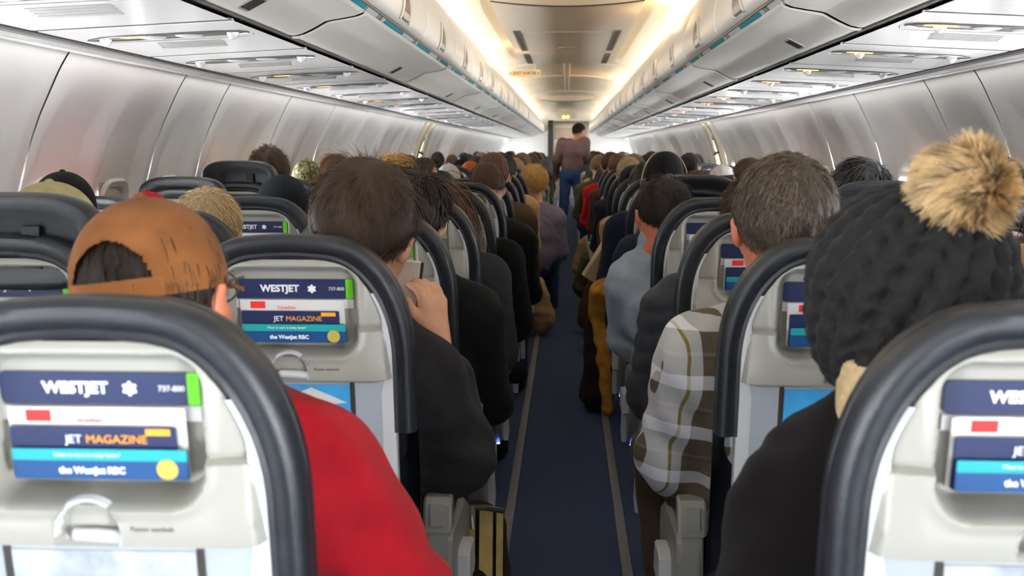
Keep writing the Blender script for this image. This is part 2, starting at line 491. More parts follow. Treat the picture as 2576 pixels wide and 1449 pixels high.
# ---- overhead bins
door_prof = [(0.575, 0.424), (0.562, 0.430), (0.5545, 0.445), (0.5495, 0.465), (0.5475, 0.490), (0.5485, 0.520), (0.553, 0.550), (0.562, 0.582), (0.575, 0.615),
             (0.592, 0.650), (0.613, 0.685), (0.635, 0.715), (0.66, 0.745), (0.69, 0.775)]
under_prof = [(0.590, 0.404), (0.598, 0.394), (0.617, 0.387), (0.655, 0.380), (0.690, 0.3745), (0.705, 0.371), (0.725, 0.360), (0.750, 0.347), (0.774, 0.336), (0.795, 0.331), (0.812, 0.331), (0.82, 0.345)]
rail_prof = [(0.5785, 0.424), (0.580, 0.4145), (0.5845, 0.4095), (0.590, 0.404)]
M_latch = mat('latch_dark', '#3a352f', 0.3, metal=0.2)
M_strip = mat('label_strip_grey', '#b9bdc0', 0.4)
def prof_arc(prof, s, ys, off=0.0):
    return [[(s * x, y, z) for x, z in prof] for y in ys]
def make_bin_meshes(s):
    W = 2.232
    g = 0.006
    h = MB(); h.grid(prof_arc(under_prof, s, [g, W - g]))
    # rolled joint at the near edge of every unit, following the underside
    for pr in ((under_prof, 0.004),):
        h.grid([[(s * (x - 0.004), y, z - o) for x, z in under_prof] for y, o in ((g, 0.0), (g + 0.003, 0.005), (g + 0.012, 0.006), (g + 0.016, 0.0))])
    hm = h.mesh('bin_housing', M_bin, 30)
    d = MB(); ww = W / 2
    rows = []
    yy = [0.004, 0.010, 0.03, ww * 0.5, ww - 0.03, ww - 0.010, ww - 0.004]
    for i, y in enumerate(yy):
        o = 0.010 if i in (0, 6) else (0.002 if i in (1, 5) else 0)
        rows.append([(s * (x + o), y, z) for x, z in door_prof])
    d.grid(rows)
    d.grid([[(s * (x), y, z) for x, z in ((0.575, 0.424), (0.60, 0.43), (0.66, 0.44))] for y in (0.004, ww - 0.004)])
    dm = d.mesh('bin_door', M_bin, 50)
    return hm, dm
def latch_meshes(s):
    # raised D-shaped frame, dark recess, metal paddle
    fr = MB(); R = []
    for k in range(25):
        a = PI * k / 24
        u = math.cos(a) * 0.105; v = math.sin(a) * 0.125
        row = []
        for q, o in ((1.0, 0.003), (1.0, -0.007), (0.86, -0.009), (0.80, 0.0)):
            z = 0.432 + v * q
            x = float(np.interp(z, [p[1] for p in door_prof], [p[0] for p in door_prof]))
            row.append((s * (x + o), u * q, z))
        R.append(row)
    fr.grid(R)
    fm = fr.mesh('latch_frame', M_bin, 50)
    r = MB(); R = []
    for k in range(17):
        a = PI * k / 16; u = math.cos(a) * 0.090; v = math.sin(a) * 0.108
        row = []
        for q in (1.0, 0.75, 0.5, 0.25, 0.0):
            z = 0.436 + v * q; x = float(np.interp(z, [p[1] for p in door_prof], [p[0] for p in door_prof]))
            row.append((s * (x - 0.004), u, z))
        R.append(row)
    r.grid(R); rm = r.mesh('latch_recess', M_latch, 50)
    pdl = MB(); pdl.prism(rrect(-0.07, 0.07, 0.436, 0.466, 0.008), 'x', s * 0.557, s * 0.546, 0.003)
    pm = pdl.mesh('latch_paddle', mat('paddle_metal', '#b7b2a8', 0.3, metal=0.3), 35)
    return fm, rm, pm
ROWLAB = {k: '%d / %s' % (26 - k, '%s') for k in range(0, 26)}
RP = 0.787
for s in (-1, 1):
    hm, dm = make_bin_meshes(s); fm, rm, pm = latch_meshes(s)
    start = 3.30 if s < 0 else 3.16
    k0 = -1
    for k in range(k0, 12):
        y = start + 2.24 * k
        if y > Y1 - 0.3: break
        n = k - k0 + 1
        root = empty('overhead_bin', (0, y, EZ), '%s overhead luggage bin over the %s seats, %s' % ('closed cream', SIDE[s],
                     'at the top edge nearest the camera' if n == 1 else 'the %s unit from the camera' % ORD[n]), 'overhead bin', 'overhead bins along the %s side' % SIDE[s])
        link('bin_housing', hm, root)
        far = y > 13
        for q in (0, 1):
            dd = link('bin_door', dm, root, (0, 1.12 * q, 0))
            if y < 16:
                lf = link('door_latch', fm, dd, (0, 0.56, 0)); 
                if y < 12:
                    l2 = link('latch_recess', rm, dd, (0, 0.56, 0)); l3 = link('latch_paddle', pm, dd, (0, 0.56, 0))
        # label strip: grey carrier with teal blocks and row letters
        b = MB(); b.grid([[(s * x, yy, z) for x, z in rail_prof[1:]] for yy in (0.004, 2.236)]); b.build('label_strip', M_strip, root, 60)
        n_lab = 3
        a = Vector((0.580, 0, 0.4145)); c = Vector((0.590, 0, 0.404)); nrm = Vector((-0.72, 0, -0.70))
        segs = []
        for j in range(3):
            yc = 0.12 + j * 0.787
            if yc < 2.1: segs.append(yc)
        for yc in segs:
            ya, yb = yc + 0.20, min(yc + 0.60, 2.22)
            ts = MB(); ts.grid([[(s * (p[0] + nrm.x * 0.0012), yy, p[2] + nrm.z * 0.0012) for p in (a, Vector((0.5845, 0, 0.4093)), c)] for yy in (ya, yb)])
            ts.build('teal_block', M_teal, root, 60)
        if y < 11:
            for yc in segs:
                num = int(round(26 - (y + yc - 0.8) / 0.787)); num = max(1, num)
                tm = text_mesh(('%d / FED' if s > 0 else '%d / CBA') % num, 0.021, M_inkblack, 0.0002)
                o = link('lettering', tm, root)
                # local axes: text x along the cabin, text up along the strip
                upv = Vector((-s * 0.70, 0, 0.72)); outv = Vector((-s * 0.72, 0, -0.70))
                xv = upv.cross(outv).normalized()
                Mx = Matrix((xv, upv, outv)).transposed().to_4x4()
                Mx.translation = Vector((s * 0.5845 + outv.x * 0.0035, yc + 0.09, 0.4093 + outv.z * 0.0035))
                o.matrix_local = Mx
        # dark track between door and strip
        b = MB(); b.grid([[(s * x, yy, z) for x, z in ((0.5785, 0.428), (0.5765, 0.4195), (0.5795, 0.4150), (0.5815, 0.4142))] for yy in (0.0, 2.24)]); b.build('bin_track', M_track, root, 60)
        b = MB(); b.grid([[(s * x, yy, z) for x, z in ((0.5895, 0.4042), (0.592, 0.4025), (0.596, 0.3985), (0.5965, 0.3955))] for yy in (0.0, 2.24)]); b.build('strip_edge', M_rail, root, 60)
        if y < 12:
            vy = (1.62 if s < 0 else 0.62)
            b = MB(); b.prism(rrect(-0.032, 0.032, vy - 0.042, vy + 0.042, 0.006), 'z', -0.003, 0.003, 0.001)
            vo = b.build('bin_vent', M_rail, root, 35, (s * 0.748, 0, 0.347)); vo.rotation_euler = (0, math.radians(s * 27), 0)
            b = MB()
            for q in range(5): b.box(-0.024, 0.024, vy - 0.034 + q * 0.015, vy - 0.026 + q * 0.015, -0.0045, -0.003)
            b.build('vent_slats', M_seam, vo)
    tn += 1
    sweep('trim_%d' % tn, [(0.815, 0.345), (0.815, 0.326), (0.828, 0.326), (0.828, 0.345)], s, [Y0, Y1], M_track)
    # body of the bins behind the doors keeps light from leaking
    tn += 1
    sweep('trim_%d' % tn, [(0.73, 0.765), (0.68, 0.72), (0.605, 0.60), (0.60, 0.45), (0.62, 0.40), (0.80, 0.36)], s, [Y0, Y1], M_seam)

# ---- passenger service panels, one per seat row
def psu_z(x): return 0.32 - 0.049 * (x - 0.81)
M_orange_sign = mat('lit_orange_sign', '#ff9a3c', 0.5, emit=(1.0, 0.35, 0.05), estr=6)
M_reccess = mat('recess_grey', '#77736a', 0.35)
M_clear = mat('clear_knob', (0.85, 0.86, 0.86), 0.12, spec=0.8, coat=0.6)
M_grille = mat('grille_grey', '#a9a7a3', 0.5)
def psu_meshes(s):
    W = RP
    b = MB(); ys = [0.011, 0.018, W - 0.018, W - 0.011]
    zo = [0.006, 0, 0, 0.006]
    xs = np.linspace(0.832, 1.334, 12)
    b.grid([[(s * x, y, psu_z(x) + o) for x in xs] for y, o in zip(ys, zo)])
    pm = b.mesh('panel', M_psu, 40)
    gapm = MB(); gapm.grid([[(s * x, y, psu_z(x) + 0.001) for x in xs] for y in (W - 0.0115, W + 0.0115)]); gapm = gapm.mesh('gap_shade_strip', M_seam, 0)  # dark strip standing in for the shade in the gap between panels
    # recessed light strip
    poly = []
    for x, y in ((0.86, 0.245), (0.90, 0.275), (1.22, 0.275), (1.27, 0.262), (1.30, 0.235), (1.25, 0.195), (1.20, 0.185), (0.93, 0.185), (0.88, 0.205)): poly.append((s * x, y))
    def flat(bb, poly, dz0, dz1):
        n = len(poly); vs = [(x, y, psu_z(abs(x)) + dz0) for x, y in poly] + [(x, y, psu_z(abs(x)) + dz1) for x, y in poly]
        bb.add(vs, [tuple(range(n)), tuple(range(2 * n - 1, n - 1, -1))] + [(i, (i + 1) % n, (i + 1) % n + n, i + n) for i in range(n)])
    r = MB(); flat(r, poly, -0.002, 0.003); rm = r.mesh('light_strip', M_reccess, 30)
    rr = MB(); rr.tube([(x, y, psu_z(abs(x)) - 0.003) for x, y in poly + [poly[0]]], 0.0022, 6); ring = rr.mesh('strip_frame', M_metal, 40)
    k = MB()
    R = []
    for q in range(9):
        a = PI * 0.5 * q / 8
        R.append([(0.017 * math.cos(a) * math.cos(2 * PI * j / 16), 0.017 * math.cos(a) * math.sin(2 * PI * j / 16), -0.020 * math.sin(a)) for j in range(16)])
    k.grid(R, closed_v=True); km = k.mesh('air_nozzle', M_clear, 60)
    l = MB(); R = []
    for q in range(7):
        a = PI * 0.5 * q / 6
        R.append([(0.040 * math.cos(a) * math.cos(2 * PI * j / 16), 0.018 * math.cos(a) * math.sin(2 * PI * j / 16), -0.008 * math.sin(a)) for j in range(16)])
    l.grid(R, closed_v=True); lm = l.mesh('reading_light', M_white, 60)
    g = MB()
    for j in range(4):
        y = 0.40 + j * 0.042
        xa, xb = (0.985 + 0.01 * j, 1.17 + 0.01 * j)
        flat(g, [(s * xa, y), (s * xb, y), (s * xb, y + 0.036), (s * xa, y + 0.036)], -0.0015, 0.002)
    gm = g.mesh('air_grille', M_grille, 30)
    sgn = MB(); flat(sgn, [(s * 1.13, 0.205), (s * 1.20, 0.205), (s * 1.19, 0.232), (s * 1.14, 0.232)] if s < 0 else [(s * 0.905, 0.215), (s * 0.985, 0.215), (s * 0.985, 0.238), (s * 0.905, 0.238)], -0.0035, 0.0)
    sm = sgn.mesh('seatbelt_sign', M_orange_sign, 30)
    ol = MB(); ol.tube([(s * x, y, psu_z(x) - 0.0005) for x, y in ((0.86, 0.29), (0.875, 0.34), (0.90, 0.355), (1.30, 0.33))], 0.0015, 4); om = ol.mesh('hatch_line', M_rail, 40)
    return pm, rm, ring, km, lm, gm, sm, om, gapm
for s in (-1, 1):
    pm, rm, ring, km, lm, gm, sm, om, gapm = psu_meshes(s)
    st = 2.79 if s < 0 else 2.70
    k0 = -3
    n = 0
    for k in range(k0, 33):
        y = st + RP * k
        if y > Y1 - 0.4: break
        n += 1
        vis = y > 1.3
        root = empty('service_panel', (0, y, EZ), 'white overhead service panel above the %s seats, %s from the camera' % (SIDE[s], ORD[min(n, 34)]), 'service panel', 'service panels over the %s seats' % SIDE[s])
        link('panel', pm, root); link('gap_shade_strip', gapm, root)
        if y < 15:
            ls = link('light_strip', rm, root); link('strip_frame', ring, ls)
            link('air_grille', gm, root); link('hatch_line', om, root)
            if (k % 3) != 1 or s > 0 and k < 2: link('seatbelt_sign', sm, root)
            for x in ((0.90, 1.25) if s < 0 else (0.945, 1.24)):
                link('air_nozzle', km, root, (s * x, 0.232, psu_z(x) - 0.002))
            for x in (1.02, 1.12) if s < 0 else (1.06, 1.16):
                link('reading_light', lm, root, (s * x, 0.232, psu_z(x) - 0.002))

# ---- front bulkhead with the galley opening, galley door and lit sign
b = MB(); yb = Y1 - 0.02
M_bulk = mat('bulkhead_white', '#eceae4', 0.5)
b.box(-1.78, -0.45, yb, yb + 0.05, 0, 2.3); b.box(0.55, 1.78, yb, yb + 0.05, 0, 2.3); b.box(-0.45, 0.55, yb, yb + 0.05, 1.99, 2.3)
tag(b.build('wall_front', M_bulk, None, 0), kind='structure')
b = MB(); b.box(-0.46, -0.33, yb - 0.04, yb + 1.2, 0, 1.99); tn += 1; tag(b.build('trim_%d' % tn, M_darkplastic, None, 0), kind='structure')
b = MB(); b.box(-0.45, 0.58, yb + 1.2, yb + 1.25, 0, 2.0); dr = b.build('door_3', mat('galley_door', '#b3aba0', 0.45), None, 0); dr['kind'] = 'structure'
b = MB(); b.box(-0.3, 0.5, yb + 1.18, yb + 1.2, 1.55, 1.83); b.build('door_panel', mat('galley_panel', '#8f7f74', 0.5), dr)
b = MB(); b.tube([(-0.2, yb + 1.16, 1.02), (-0.05, yb + 1.16, 1.02)], 0.012); b.build('door_handle', M_metal, dr)
b = MB(); b.box(-0.5, 0.6, yb + 0.1, yb + 1.2, 1.99, 2.02); tn += 1; tag(b.build('trim_%d' % tn, M_ceil, None, 0), kind='structure')
for x in (-0.47, 0.6):
    b = MB(); b.box(x - 0.01, x + 0.01, yb + 0.05, yb + 1.2, 0, 2.0); tn += 1; tag(b.build('trim_%d' % tn, M_bulk, None, 0), kind='structure')
ex = empty('lit_exit_sign', (-0.02, yb - 0.05, EZ + 0.80), 'small glowing yellow-green sign above the galley opening', 'sign')
b = MB(); b.prism(rrect(-0.13, 0.13, -0.045, 0.045, 0.01), 'y', -0.02, 0.05, 0.004); b.build('sign_housing', M_bulk, ex)
M_yl = mat('lit_yellow', '#f0f030', 0.5, emit=(0.85, 0.9, 0.05), estr=3)
b = MB()
for x in (-0.05, 0.05): b.tube([(x, -0.024, 0), (x, -0.020, 0)], 0.035, 16)
b.build('lamp', M_yl, ex)
area('galley_lamp', (0.05, yb + 0.5, 1.97), (0, 0, 0), 0.5, 0.5, 10, (1, 0.93, 0.82))
# ================================================================ seats
TILT = 0.15
TA = math.atan(TILT)
def ty(z): return TILT * (1.12 - z)
ROWY = [None] + [1.078] + [1.126 + RP * k for k in range(1, 33)]
HW = 0.215
RY = 0.22
def half_w(z, inset=0.0, top=1.12):
    top = top - inset; W = HW - inset
    ry = RY - inset * 0.9; rx = 0.150 - inset * 0.6
    t = top - z
    if t >= ry: w = W
    elif t <= 0: w = W - rx
    else: w = W - rx + rx * (1 - (1 - t / ry) ** 2.1) ** (1 / 2.1)
    lo = float(sstep(0.80, 0.74, z)) * 0.0
    return w - lo
def outline(inset, zb, n=30, top=1.12):
    """closed ring of (x, z): up the right side, over the top, down the left"""
    tp = top - inset
    zz = list(np.linspace(zb, tp - RY, 6)) + [tp - RY * (1 - math.sin(PI / 2 * k / 14)) for k in range(1, 15)]
    right = [(half_w(z, inset, top), z) for z in zz]
    tw = right[-1][0]
    mid = [(tw * (1 - 2 * k / 10), tp + 0.003 * (1 - (1 - 2 * k / 10) ** 2)) for k in range(1, 10)]
    left = [(-x, z) for x, z in right[::-1]]
    return right + mid + left

# leather backrest: one soft ring body open at the rear where the shell sits
def make_backrest():
    b = MB()
    prof = [(0.046, 0.004), (0.041, -0.006), (0.036, -0.009), (0.031, -0.0065), (0.0285, -0.0078), (0.018, -0.012), (0.008, -0.009), (0.002, -0.001), (0.0, 0.010),
            (0.0, 0.022), (0.0025, 0.0255), (0.0, 0.029), (0.001, 0.045), (0.006, 0.062), (0.018, 0.076), (0.040, 0.086), (0.075, 0.084), (0.12, 0.080)]
    rings = []
    for ins, y in prof:
        ring = outline(min(ins, 0.10), 0.76 if ins < 0.05 and y < 0.03 else 0.46)
        rings.append([(x, y + ty(z), z) for x, z in ring])
    b.grid(rings, closed_v=False)
    # front faces closing the middle
    last = rings[-1]; n = len(last)
    for k in range(n // 2):
        pass
    o = len(b.v) - n
    b.f += [(o + k, o + k + 1, o + n - 2 - k, o + n - 1 - k) for k in range(n // 2 - 1)]; b.m += [0] * (n // 2 - 1)
    return b.mesh('backrest', M_leather, 40)

def rrsdf(x, z, cx, cz, hx, hz, r):
    qx = np.abs(x - cx) - hx + r; qz = np.abs(z - cz) - hz + r
    return np.minimum(np.maximum(qx, qz), 0) + np.hypot(np.maximum(qx, 0), np.maximum(qz, 0)) - r

PX = 0.112; PZ0, PZ1 = 0.915, 1.058
def shell_depth(x, z):
    """rear surface depth (negative = towards the row behind)"""
    hw = np.vectorize(lambda q: half_w(q, 0.037))(z)
    e = np.clip((hw - np.abs(x)) / 0.05, 0, 1)
    d = -0.002 - 0.010 * np.sin(e * PI / 2) * np.clip((1.085 - z) / 0.05, 0, 1) ** 0.5
    # lower body stands proud below the crease
    side = sstep(0.178, 0.172, np.abs(x) - 0.25 * np.maximum(0, 0.03 - np.abs(z - 0.93)) * 0)
    k = np.where(z < 0.957, sstep(0.957, 0.951, z) * 0.35 + sstep(0.957, 0.875, z) * 0.65, 0) * np.where(z > 0.862, 1.0, 0)
    sd = sstep(0.179 - 0.10 * (z - 0.86), 0.170 - 0.10 * (z - 0.86), np.abs(x))
    d = d - 0.024 * k * sd
    # thin groove at the crease
    d = d + 0.004 * np.exp(-((z - 0.958) / 0.0025) ** 2) * sstep(0.186, 0.18, np.abs(x))
    # pocket
    s = rrsdf(x, z, 0, 0.5 * (PZ0 + PZ1), PX, 0.5 * (PZ1 - PZ0), 0.028)
    rim = sstep(0.010, -0.004, s)
    flat = 0.026
    d = d * (1 - rim) + flat * rim
    # rounded highlight rim around pocket
    d = d - 0.004 * np.exp(-((s - 0.012) / 0.006) ** 2)
    # latch recess
    r = np.hypot(x + 0.004, z - 0.878)
    lr = sstep(0.036, 0.032, r)
    d = d + lr * 0.020 * np.where(z > 0.862, 1, 0)
    # below the tray line: recess behind the tray, then pocket bulge
    t = rrsdf(x, z, 0, 0.775, 0.176, 0.077, 0.03)
    d = np.where(z < 0.863, d + 0.014 * sstep(0.004, -0.002, t), d)
    q = rrsdf(x, z, 0, 0.575, 0.165, 0.09, 0.02)
    d = d - 0.012 * sstep(0.004, -0.006, q)
    return d
def make_shell():
    zs_ = sorted(set(list(np.linspace(0.46, 0.70, 16)) + list(np.linspace(0.70, 0.845, 24)) + list(np.linspace(0.845, 0.862, 8)) + list(np.linspace(0.862, 1.079, 74))))
    ts = np.linspace(-1, 1, 101)
    R = []
    for z in zs_:
        hw = half_w(z, 0.037)
        x = ts * hw; zz = np.full_like(x, z)
        d = shell_depth(x, zz)
        R.append([(float(a), float(dd + ty(z)), z) for a, dd in zip(x, d)])
    b = MB(); b.grid(R)
    # returns into the leather
    for col in (0, -1):
        edge = [r[col] for r in R]
        b.grid([edge, [(e[0] * 1.0, e[1] + 0.03, e[2]) for e in edge]])
    b.grid([R[-1], [(e[0], e[1] + 0.02, e[2] + 0.0) for e in R[-1]]])
    return b.mesh('back_shell', M_shell, 50)
def make_side_edge(s):
    # white lip of the shell beside the leather, both sides, wider below the crease
    b = MB()
    if 1:
        R = []
        for z in np.linspace(0.47, 1.02, 40):
            hw = half_w(z, 0.037)
            w = 0.006 + 0.010 * float(sstep(0.98, 0.93, z)) + 0.006 * float(sstep(0.86, 0.84, z))
            R.append([(s * (hw + 0.002), ty(z) + 0.002, z), (s * (hw + 0.001), ty(z) - 0.007, z), (s * (hw - w * 0.4), ty(z) - 0.011, z), (s * (hw - w), ty(z) - 0.011, z), (s * (hw - w - 0.002), ty(z) + 0.0, z)])
        b.grid(R)
        # curved fin where the lower body overlaps the edge
        pr = [(0.952, 0.0), (0.935, 0.010), (0.915, 0.016), (0.89, 0.018), (0.878, 0.016), (0.863, 0.012), (0.862, 0.004), (0.88, 0.0)]
        b2 = [(s * (half_w(z, 0.037) - 0.008 - w), z) for z, w in pr]
        n = len(b2)
        b.add([(x, ty(z) - 0.014, z) for x, z in b2] + [(x, ty(z) + 0.0, z) for x, z in b2], [tuple(range(n))] + [(i, (i + 1) % n, (i + 1) % n + n, i + n) for i in range(n)])
    return b.mesh('shell_edge', M_white, 35)
def make_tray():
    b = MB()
    def pt(x, y, z): return (x, y + ty(z), z)
    poly = [(0.172, 0.860), (-0.172, 0.860)] + [(-0.172 + 0.035 - 0.035 * math.cos(a), 0.703 + 0.035 - 0.035 * math.sin(a)) for a in np.linspace(0, PI / 2, 7)] + \
           [(0.172 - 0.035 + 0.035 * math.sin(a), 0.703 + 0.035 - 0.035 * math.cos(a)) for a in np.linspace(0, PI / 2, 7)]
    n = len(poly)
    rings = []
    for k, y in ((0, 0.010), (0, -0.006), (0.0015, -0.0085), (0.004, -0.0095)):
        rings.append([pt(x * (1 - k / 0.172), y, z + (k if z < 0.8 else -k)) for x, z in poly])
    b.grid(rings, closed_v=True)
    o = len(b.v) - n; b.f.append(tuple(o + i for i in range(n))); b.m.append(0)
    return b.mesh('tray_table', M_tray, 35)
def tilt_box(b, x0, x1, z0, z1, d0, d1, mi=0, rx=0.0):
    if rx:
        poly = rrect(x0, x1, z0, z1, rx, 4); n = len(poly)
        b.add([(x, d0 + ty(z), z) for x, z in poly] + [(x, d1 + ty(z), z) for x, z in poly], [tuple(range(n)), tuple(range(2 * n - 1, n - 1, -1))] + [(i, (i + 1) % n, (i + 1) % n + n, i + n) for i in range(n)], mi)
        return b
    vs = [(x, d + ty(z), z) for d in (d0, d1) for x, z in ((x0, z0), (x1, z0), (x1, z1), (x0, z1))]
    return b.add(vs, [(0, 1, 2, 3), (7, 6, 5, 4), (0, 4, 5, 1), (1, 5, 6, 2), (2, 6, 7, 3), (3, 7, 4, 0)], mi)
def make_latch():
    b = MB(); R = []
    for x, r in ((-0.024, 0.0035), (-0.022, 0.006), (0.0, 0.0065), (0.028, 0.006), (0.031, 0.003)):
        R.append([(x, ty(0.872) - 0.024 + r * 1.0 * math.cos(2 * PI * k / 12), 0.874 + 0.02 * (0 if x < 0.02 else -0.1) + r * 1.15 * math.sin(2 * PI * k / 12)) for k in range(12)])
    b.grid(R, closed_v=True)
    b.f += [tuple(range(12)), tuple(48 + k for k in range(12))]; b.m += [0, 0]
    # collar
    R = []
    for a in np.linspace(-0.35, PI + 0.1, 22):
        R.append([(-0.004 + rr * math.cos(a), ty(0.878) + y, 0.878 + rr * math.sin(a)) for rr, y in ((0.032, -0.008), (0.0335, -0.032), (0.037, -0.0335), (0.0395, -0.024))])
    b.grid(R)
    return b.mesh('tray_latch', M_white, 50)
def make_armrest():
    b = MB()
    b.prism([(0.24, 0.536), (0.62, 0.528), (0.645, 0.536), (0.65, 0.555), (0.63, 0.57), (0.24, 0.585)], 'x', -0.025, 0.025, 0.006)
    return b.mesh('armrest', M_leather, 40)
def make_cap():
    b = MB()
    b.prism([(0.195, 0.52), (0.20, 0.575), (0.212, 0.588), (0.25, 0.589), (0.25, 0.52)], 'x', -0.028, 0.028, 0.005)
    b.prism([(0.190, 0.535), (0.194, 0.58), (0.196, 0.58), (0.196, 0.535)], 'x', -0.015, 0.015, 0.002)
    b.prism([(0.20, 0.44), (0.20, 0.525), (0.235, 0.525), (0.235, 0.44)], 'x', -0.022, 0.022, 0.004)
    return b.mesh('armrest_cap', M_arm, 35)
def make_side():
    b = MB()
    b.prism([(0.195, 0.44), (0.20, 0.505), (0.225, 0.52), (0.50, 0.50), (0.585, 0.46), (0.60, 0.40), (0.52, 0.30), (0.43, 0.24), (0.36, 0.24), (0.27, 0.32)], 'x', -0.026, 0.026, 0.009)
    return b.mesh('side_panel', M_arm, 40)
def make_bracket():
    b = MB()
    b.prism([(0.31, 0.36), (0.31, 0.43), (0.34, 0.44), (0.43, 0.43), (0.45, 0.36)], 'x', -0.016, 0.016, 0.005)
    b.prism([(0.42, 0.23), (0.40, 0.34), (0.43, 0.35), (0.50, 0.25)], 'x', -0.010, 0.010, 0.003)
    return b.mesh('side_bracket', M_white, 35)
def make_cushion():
    b = MB()
    b.prism(rrect(0.20, 0.66, 0.37, 0.47, 0.035), 'x', -0.215, 0.215, 0.02)
    return b.mesh('seat_cushion', M_leather, 40)
def make_leg():
    b = MB(); b.tube([(0, 0.22, 0.37), (0, 0.30, 0.005)], 0.017, 10); b.tube([(0, 0.58, 0.37), (0, 0.50, 0.005)], 0.017, 10)
    b.box(-0.02, 0.02, 0.27, 0.53, 0.0, 0.02)
    return b.mesh('leg', M_metal, 40)
def make_headrest(dz=0.07):
    b = MB(); R = []
    for y, k in ((-0.012, 0.035), (-0.020, 0.018), (-0.016, 0.006), (0.0, 0.0), (0.03, 0.0), (0.06, 0.008), (0.072, 0.03)):
        ring = []
        W, H = 0.175 - k, 0.09 - k
        for t in range(40):
            a = 2 * PI * t / 40; c, s_ = math.cos(a), math.sin(a)
            e = 0.52
            ring.append((W * abs(c) ** e * (1 if c > 0 else -1) * (1 - 0.12 * max(0, s_)), y, H * abs(s_) ** e * (1 if s_ > 0 else -1)))
        R.append([(x, yy + TILT * (0.0 - z), z) for x, yy, z in ring])
    b.grid(R, closed_v=True); n = 40
    b.f.append(tuple(range(n))); b.m.append(0); e = len(b.v) - n; b.f.append(tuple(e + n - 1 - k for k in range(n))); b.m.append(0)
    return b.mesh('headrest', M_leather, 45)
def make_slots():
    b = MB()
    for x in (0.0,): b.box(x - 0.016, x + 0.016, -0.026, -0.017, -0.045, 0.03)
    return b.mesh('headrest_slot', mat('slot_black', '#0a0b0d', 0.6), 20)

MEA = dict(backrest=make_backrest(), back_shell=make_shell(), shell_edge=make_side_edge(-1), shell_edge2=make_side_edge(1), tray_table=make_tray(), tray_latch=make_latch(),
           armrest=make_armrest(), armrest_cap=make_cap(), side_panel=make_side(), side_bracket=make_bracket(), seat_cushion=make_cushion(), leg=make_leg(),
           headrest=make_headrest(), headrest_slot=make_slots())
b = MB(); tilt_box(b, -0.105, 0.098, 1.006, 1.041, 0.0225, 0.0265, 0, 0.006); MEA['header_label'] = b.mesh('header_label', M_navy, 0)
b = MB(); tilt_box(b, 0.094, 0.107, 1.0055, 1.0415, 0.0215, 0.0260, 0, 0.003); MEA['green_tab'] = b.mesh('green_tab', M_green, 0)
b = MB(); tilt_box(b, -0.105, 0.107, 0.988, 1.0045, 0.0220, 0.0265); MEA['icon_band'] = b.mesh('icon_band', M_paper, 0)
b = MB(); tilt_box(b, -0.004, 0.004, 0.71, 0.858, -0.0115, 0.002); MEA['placard_rail'] = b.mesh('placard_rail', M_darkplastic, 0)
b = MB(); tilt_box(b, -0.099, 0.099, 0.712, 0.851, -0.0118, -0.005); MEA['placard'] = b.mesh('placard', M_sky_poster, 0)
M_placardgrey = mat('grey_placard', '#a7adb2', 0.25, var=0.5, vscale=12)
b = MB(); tilt_box(b, -0.099, 0.099, 0.712, 0.851, -0.0118, -0.005); MEA['placard_grey'] = b.mesh('placard', M_placardgrey, 0)
# plane wing picture on the poster
b = MB(); 
def tri(b, pts, d): b.add([(x, d + ty(z), z) for x, z in pts], [tuple(range(len(pts)))])
tri(b, [(0.01, 0.838), (0.03, 0.846), (0.094, 0.818), (0.07, 0.815), (0.03, 0.822)], -0.0122); MEA['wing_picture'] = b.mesh('wing_picture', M_paper, 0)
# leaf emblem of the header
def leaf_mesh():
    b = MB(); pts = []
    for k in range(24):
        a = 2 * PI * k / 24 + PI / 2
        r = 0.0085 * (1.0 if k % 4 == 0 else (0.62 if k % 4 == 2 else 0.84))
        pts.append((r * math.cos(a), r * math.sin(a)))
    b.add([(x, 0, z) for x, z in pts], [tuple(range(24))])
    return b.mesh('leaf_emblem', M_inkwhite, 0)
MEA['leaf_emblem'] = leaf_mesh()
b = MB(); b.tube([(0, 0, 0), (0, 0, 0.004)], 0.006, 10)
MEA['indicator_light'] = b.mesh('indicator_light', mat('blue_lamp', '#4a6cff', 0.4, emit=(0.1, 0.2, 1.0), estr=8), 30)

# whole seat as one mesh, for seats too small in the photo to show their parts
def joined(keys):
    b = MB(); ms = []
    for k in keys:
        me = MEA[k]; m = me.materials[0]
        if m not in ms: ms.append(m)
        off = {'armrest': 0.235}.get(k)
        b.add([tuple(v.co) for v in me.vertices], [tuple(p.vertices) for p in me.polygons], ms.index(m))
    return b.mesh('airline_seat', ms, 40)
MEA_FAR = None

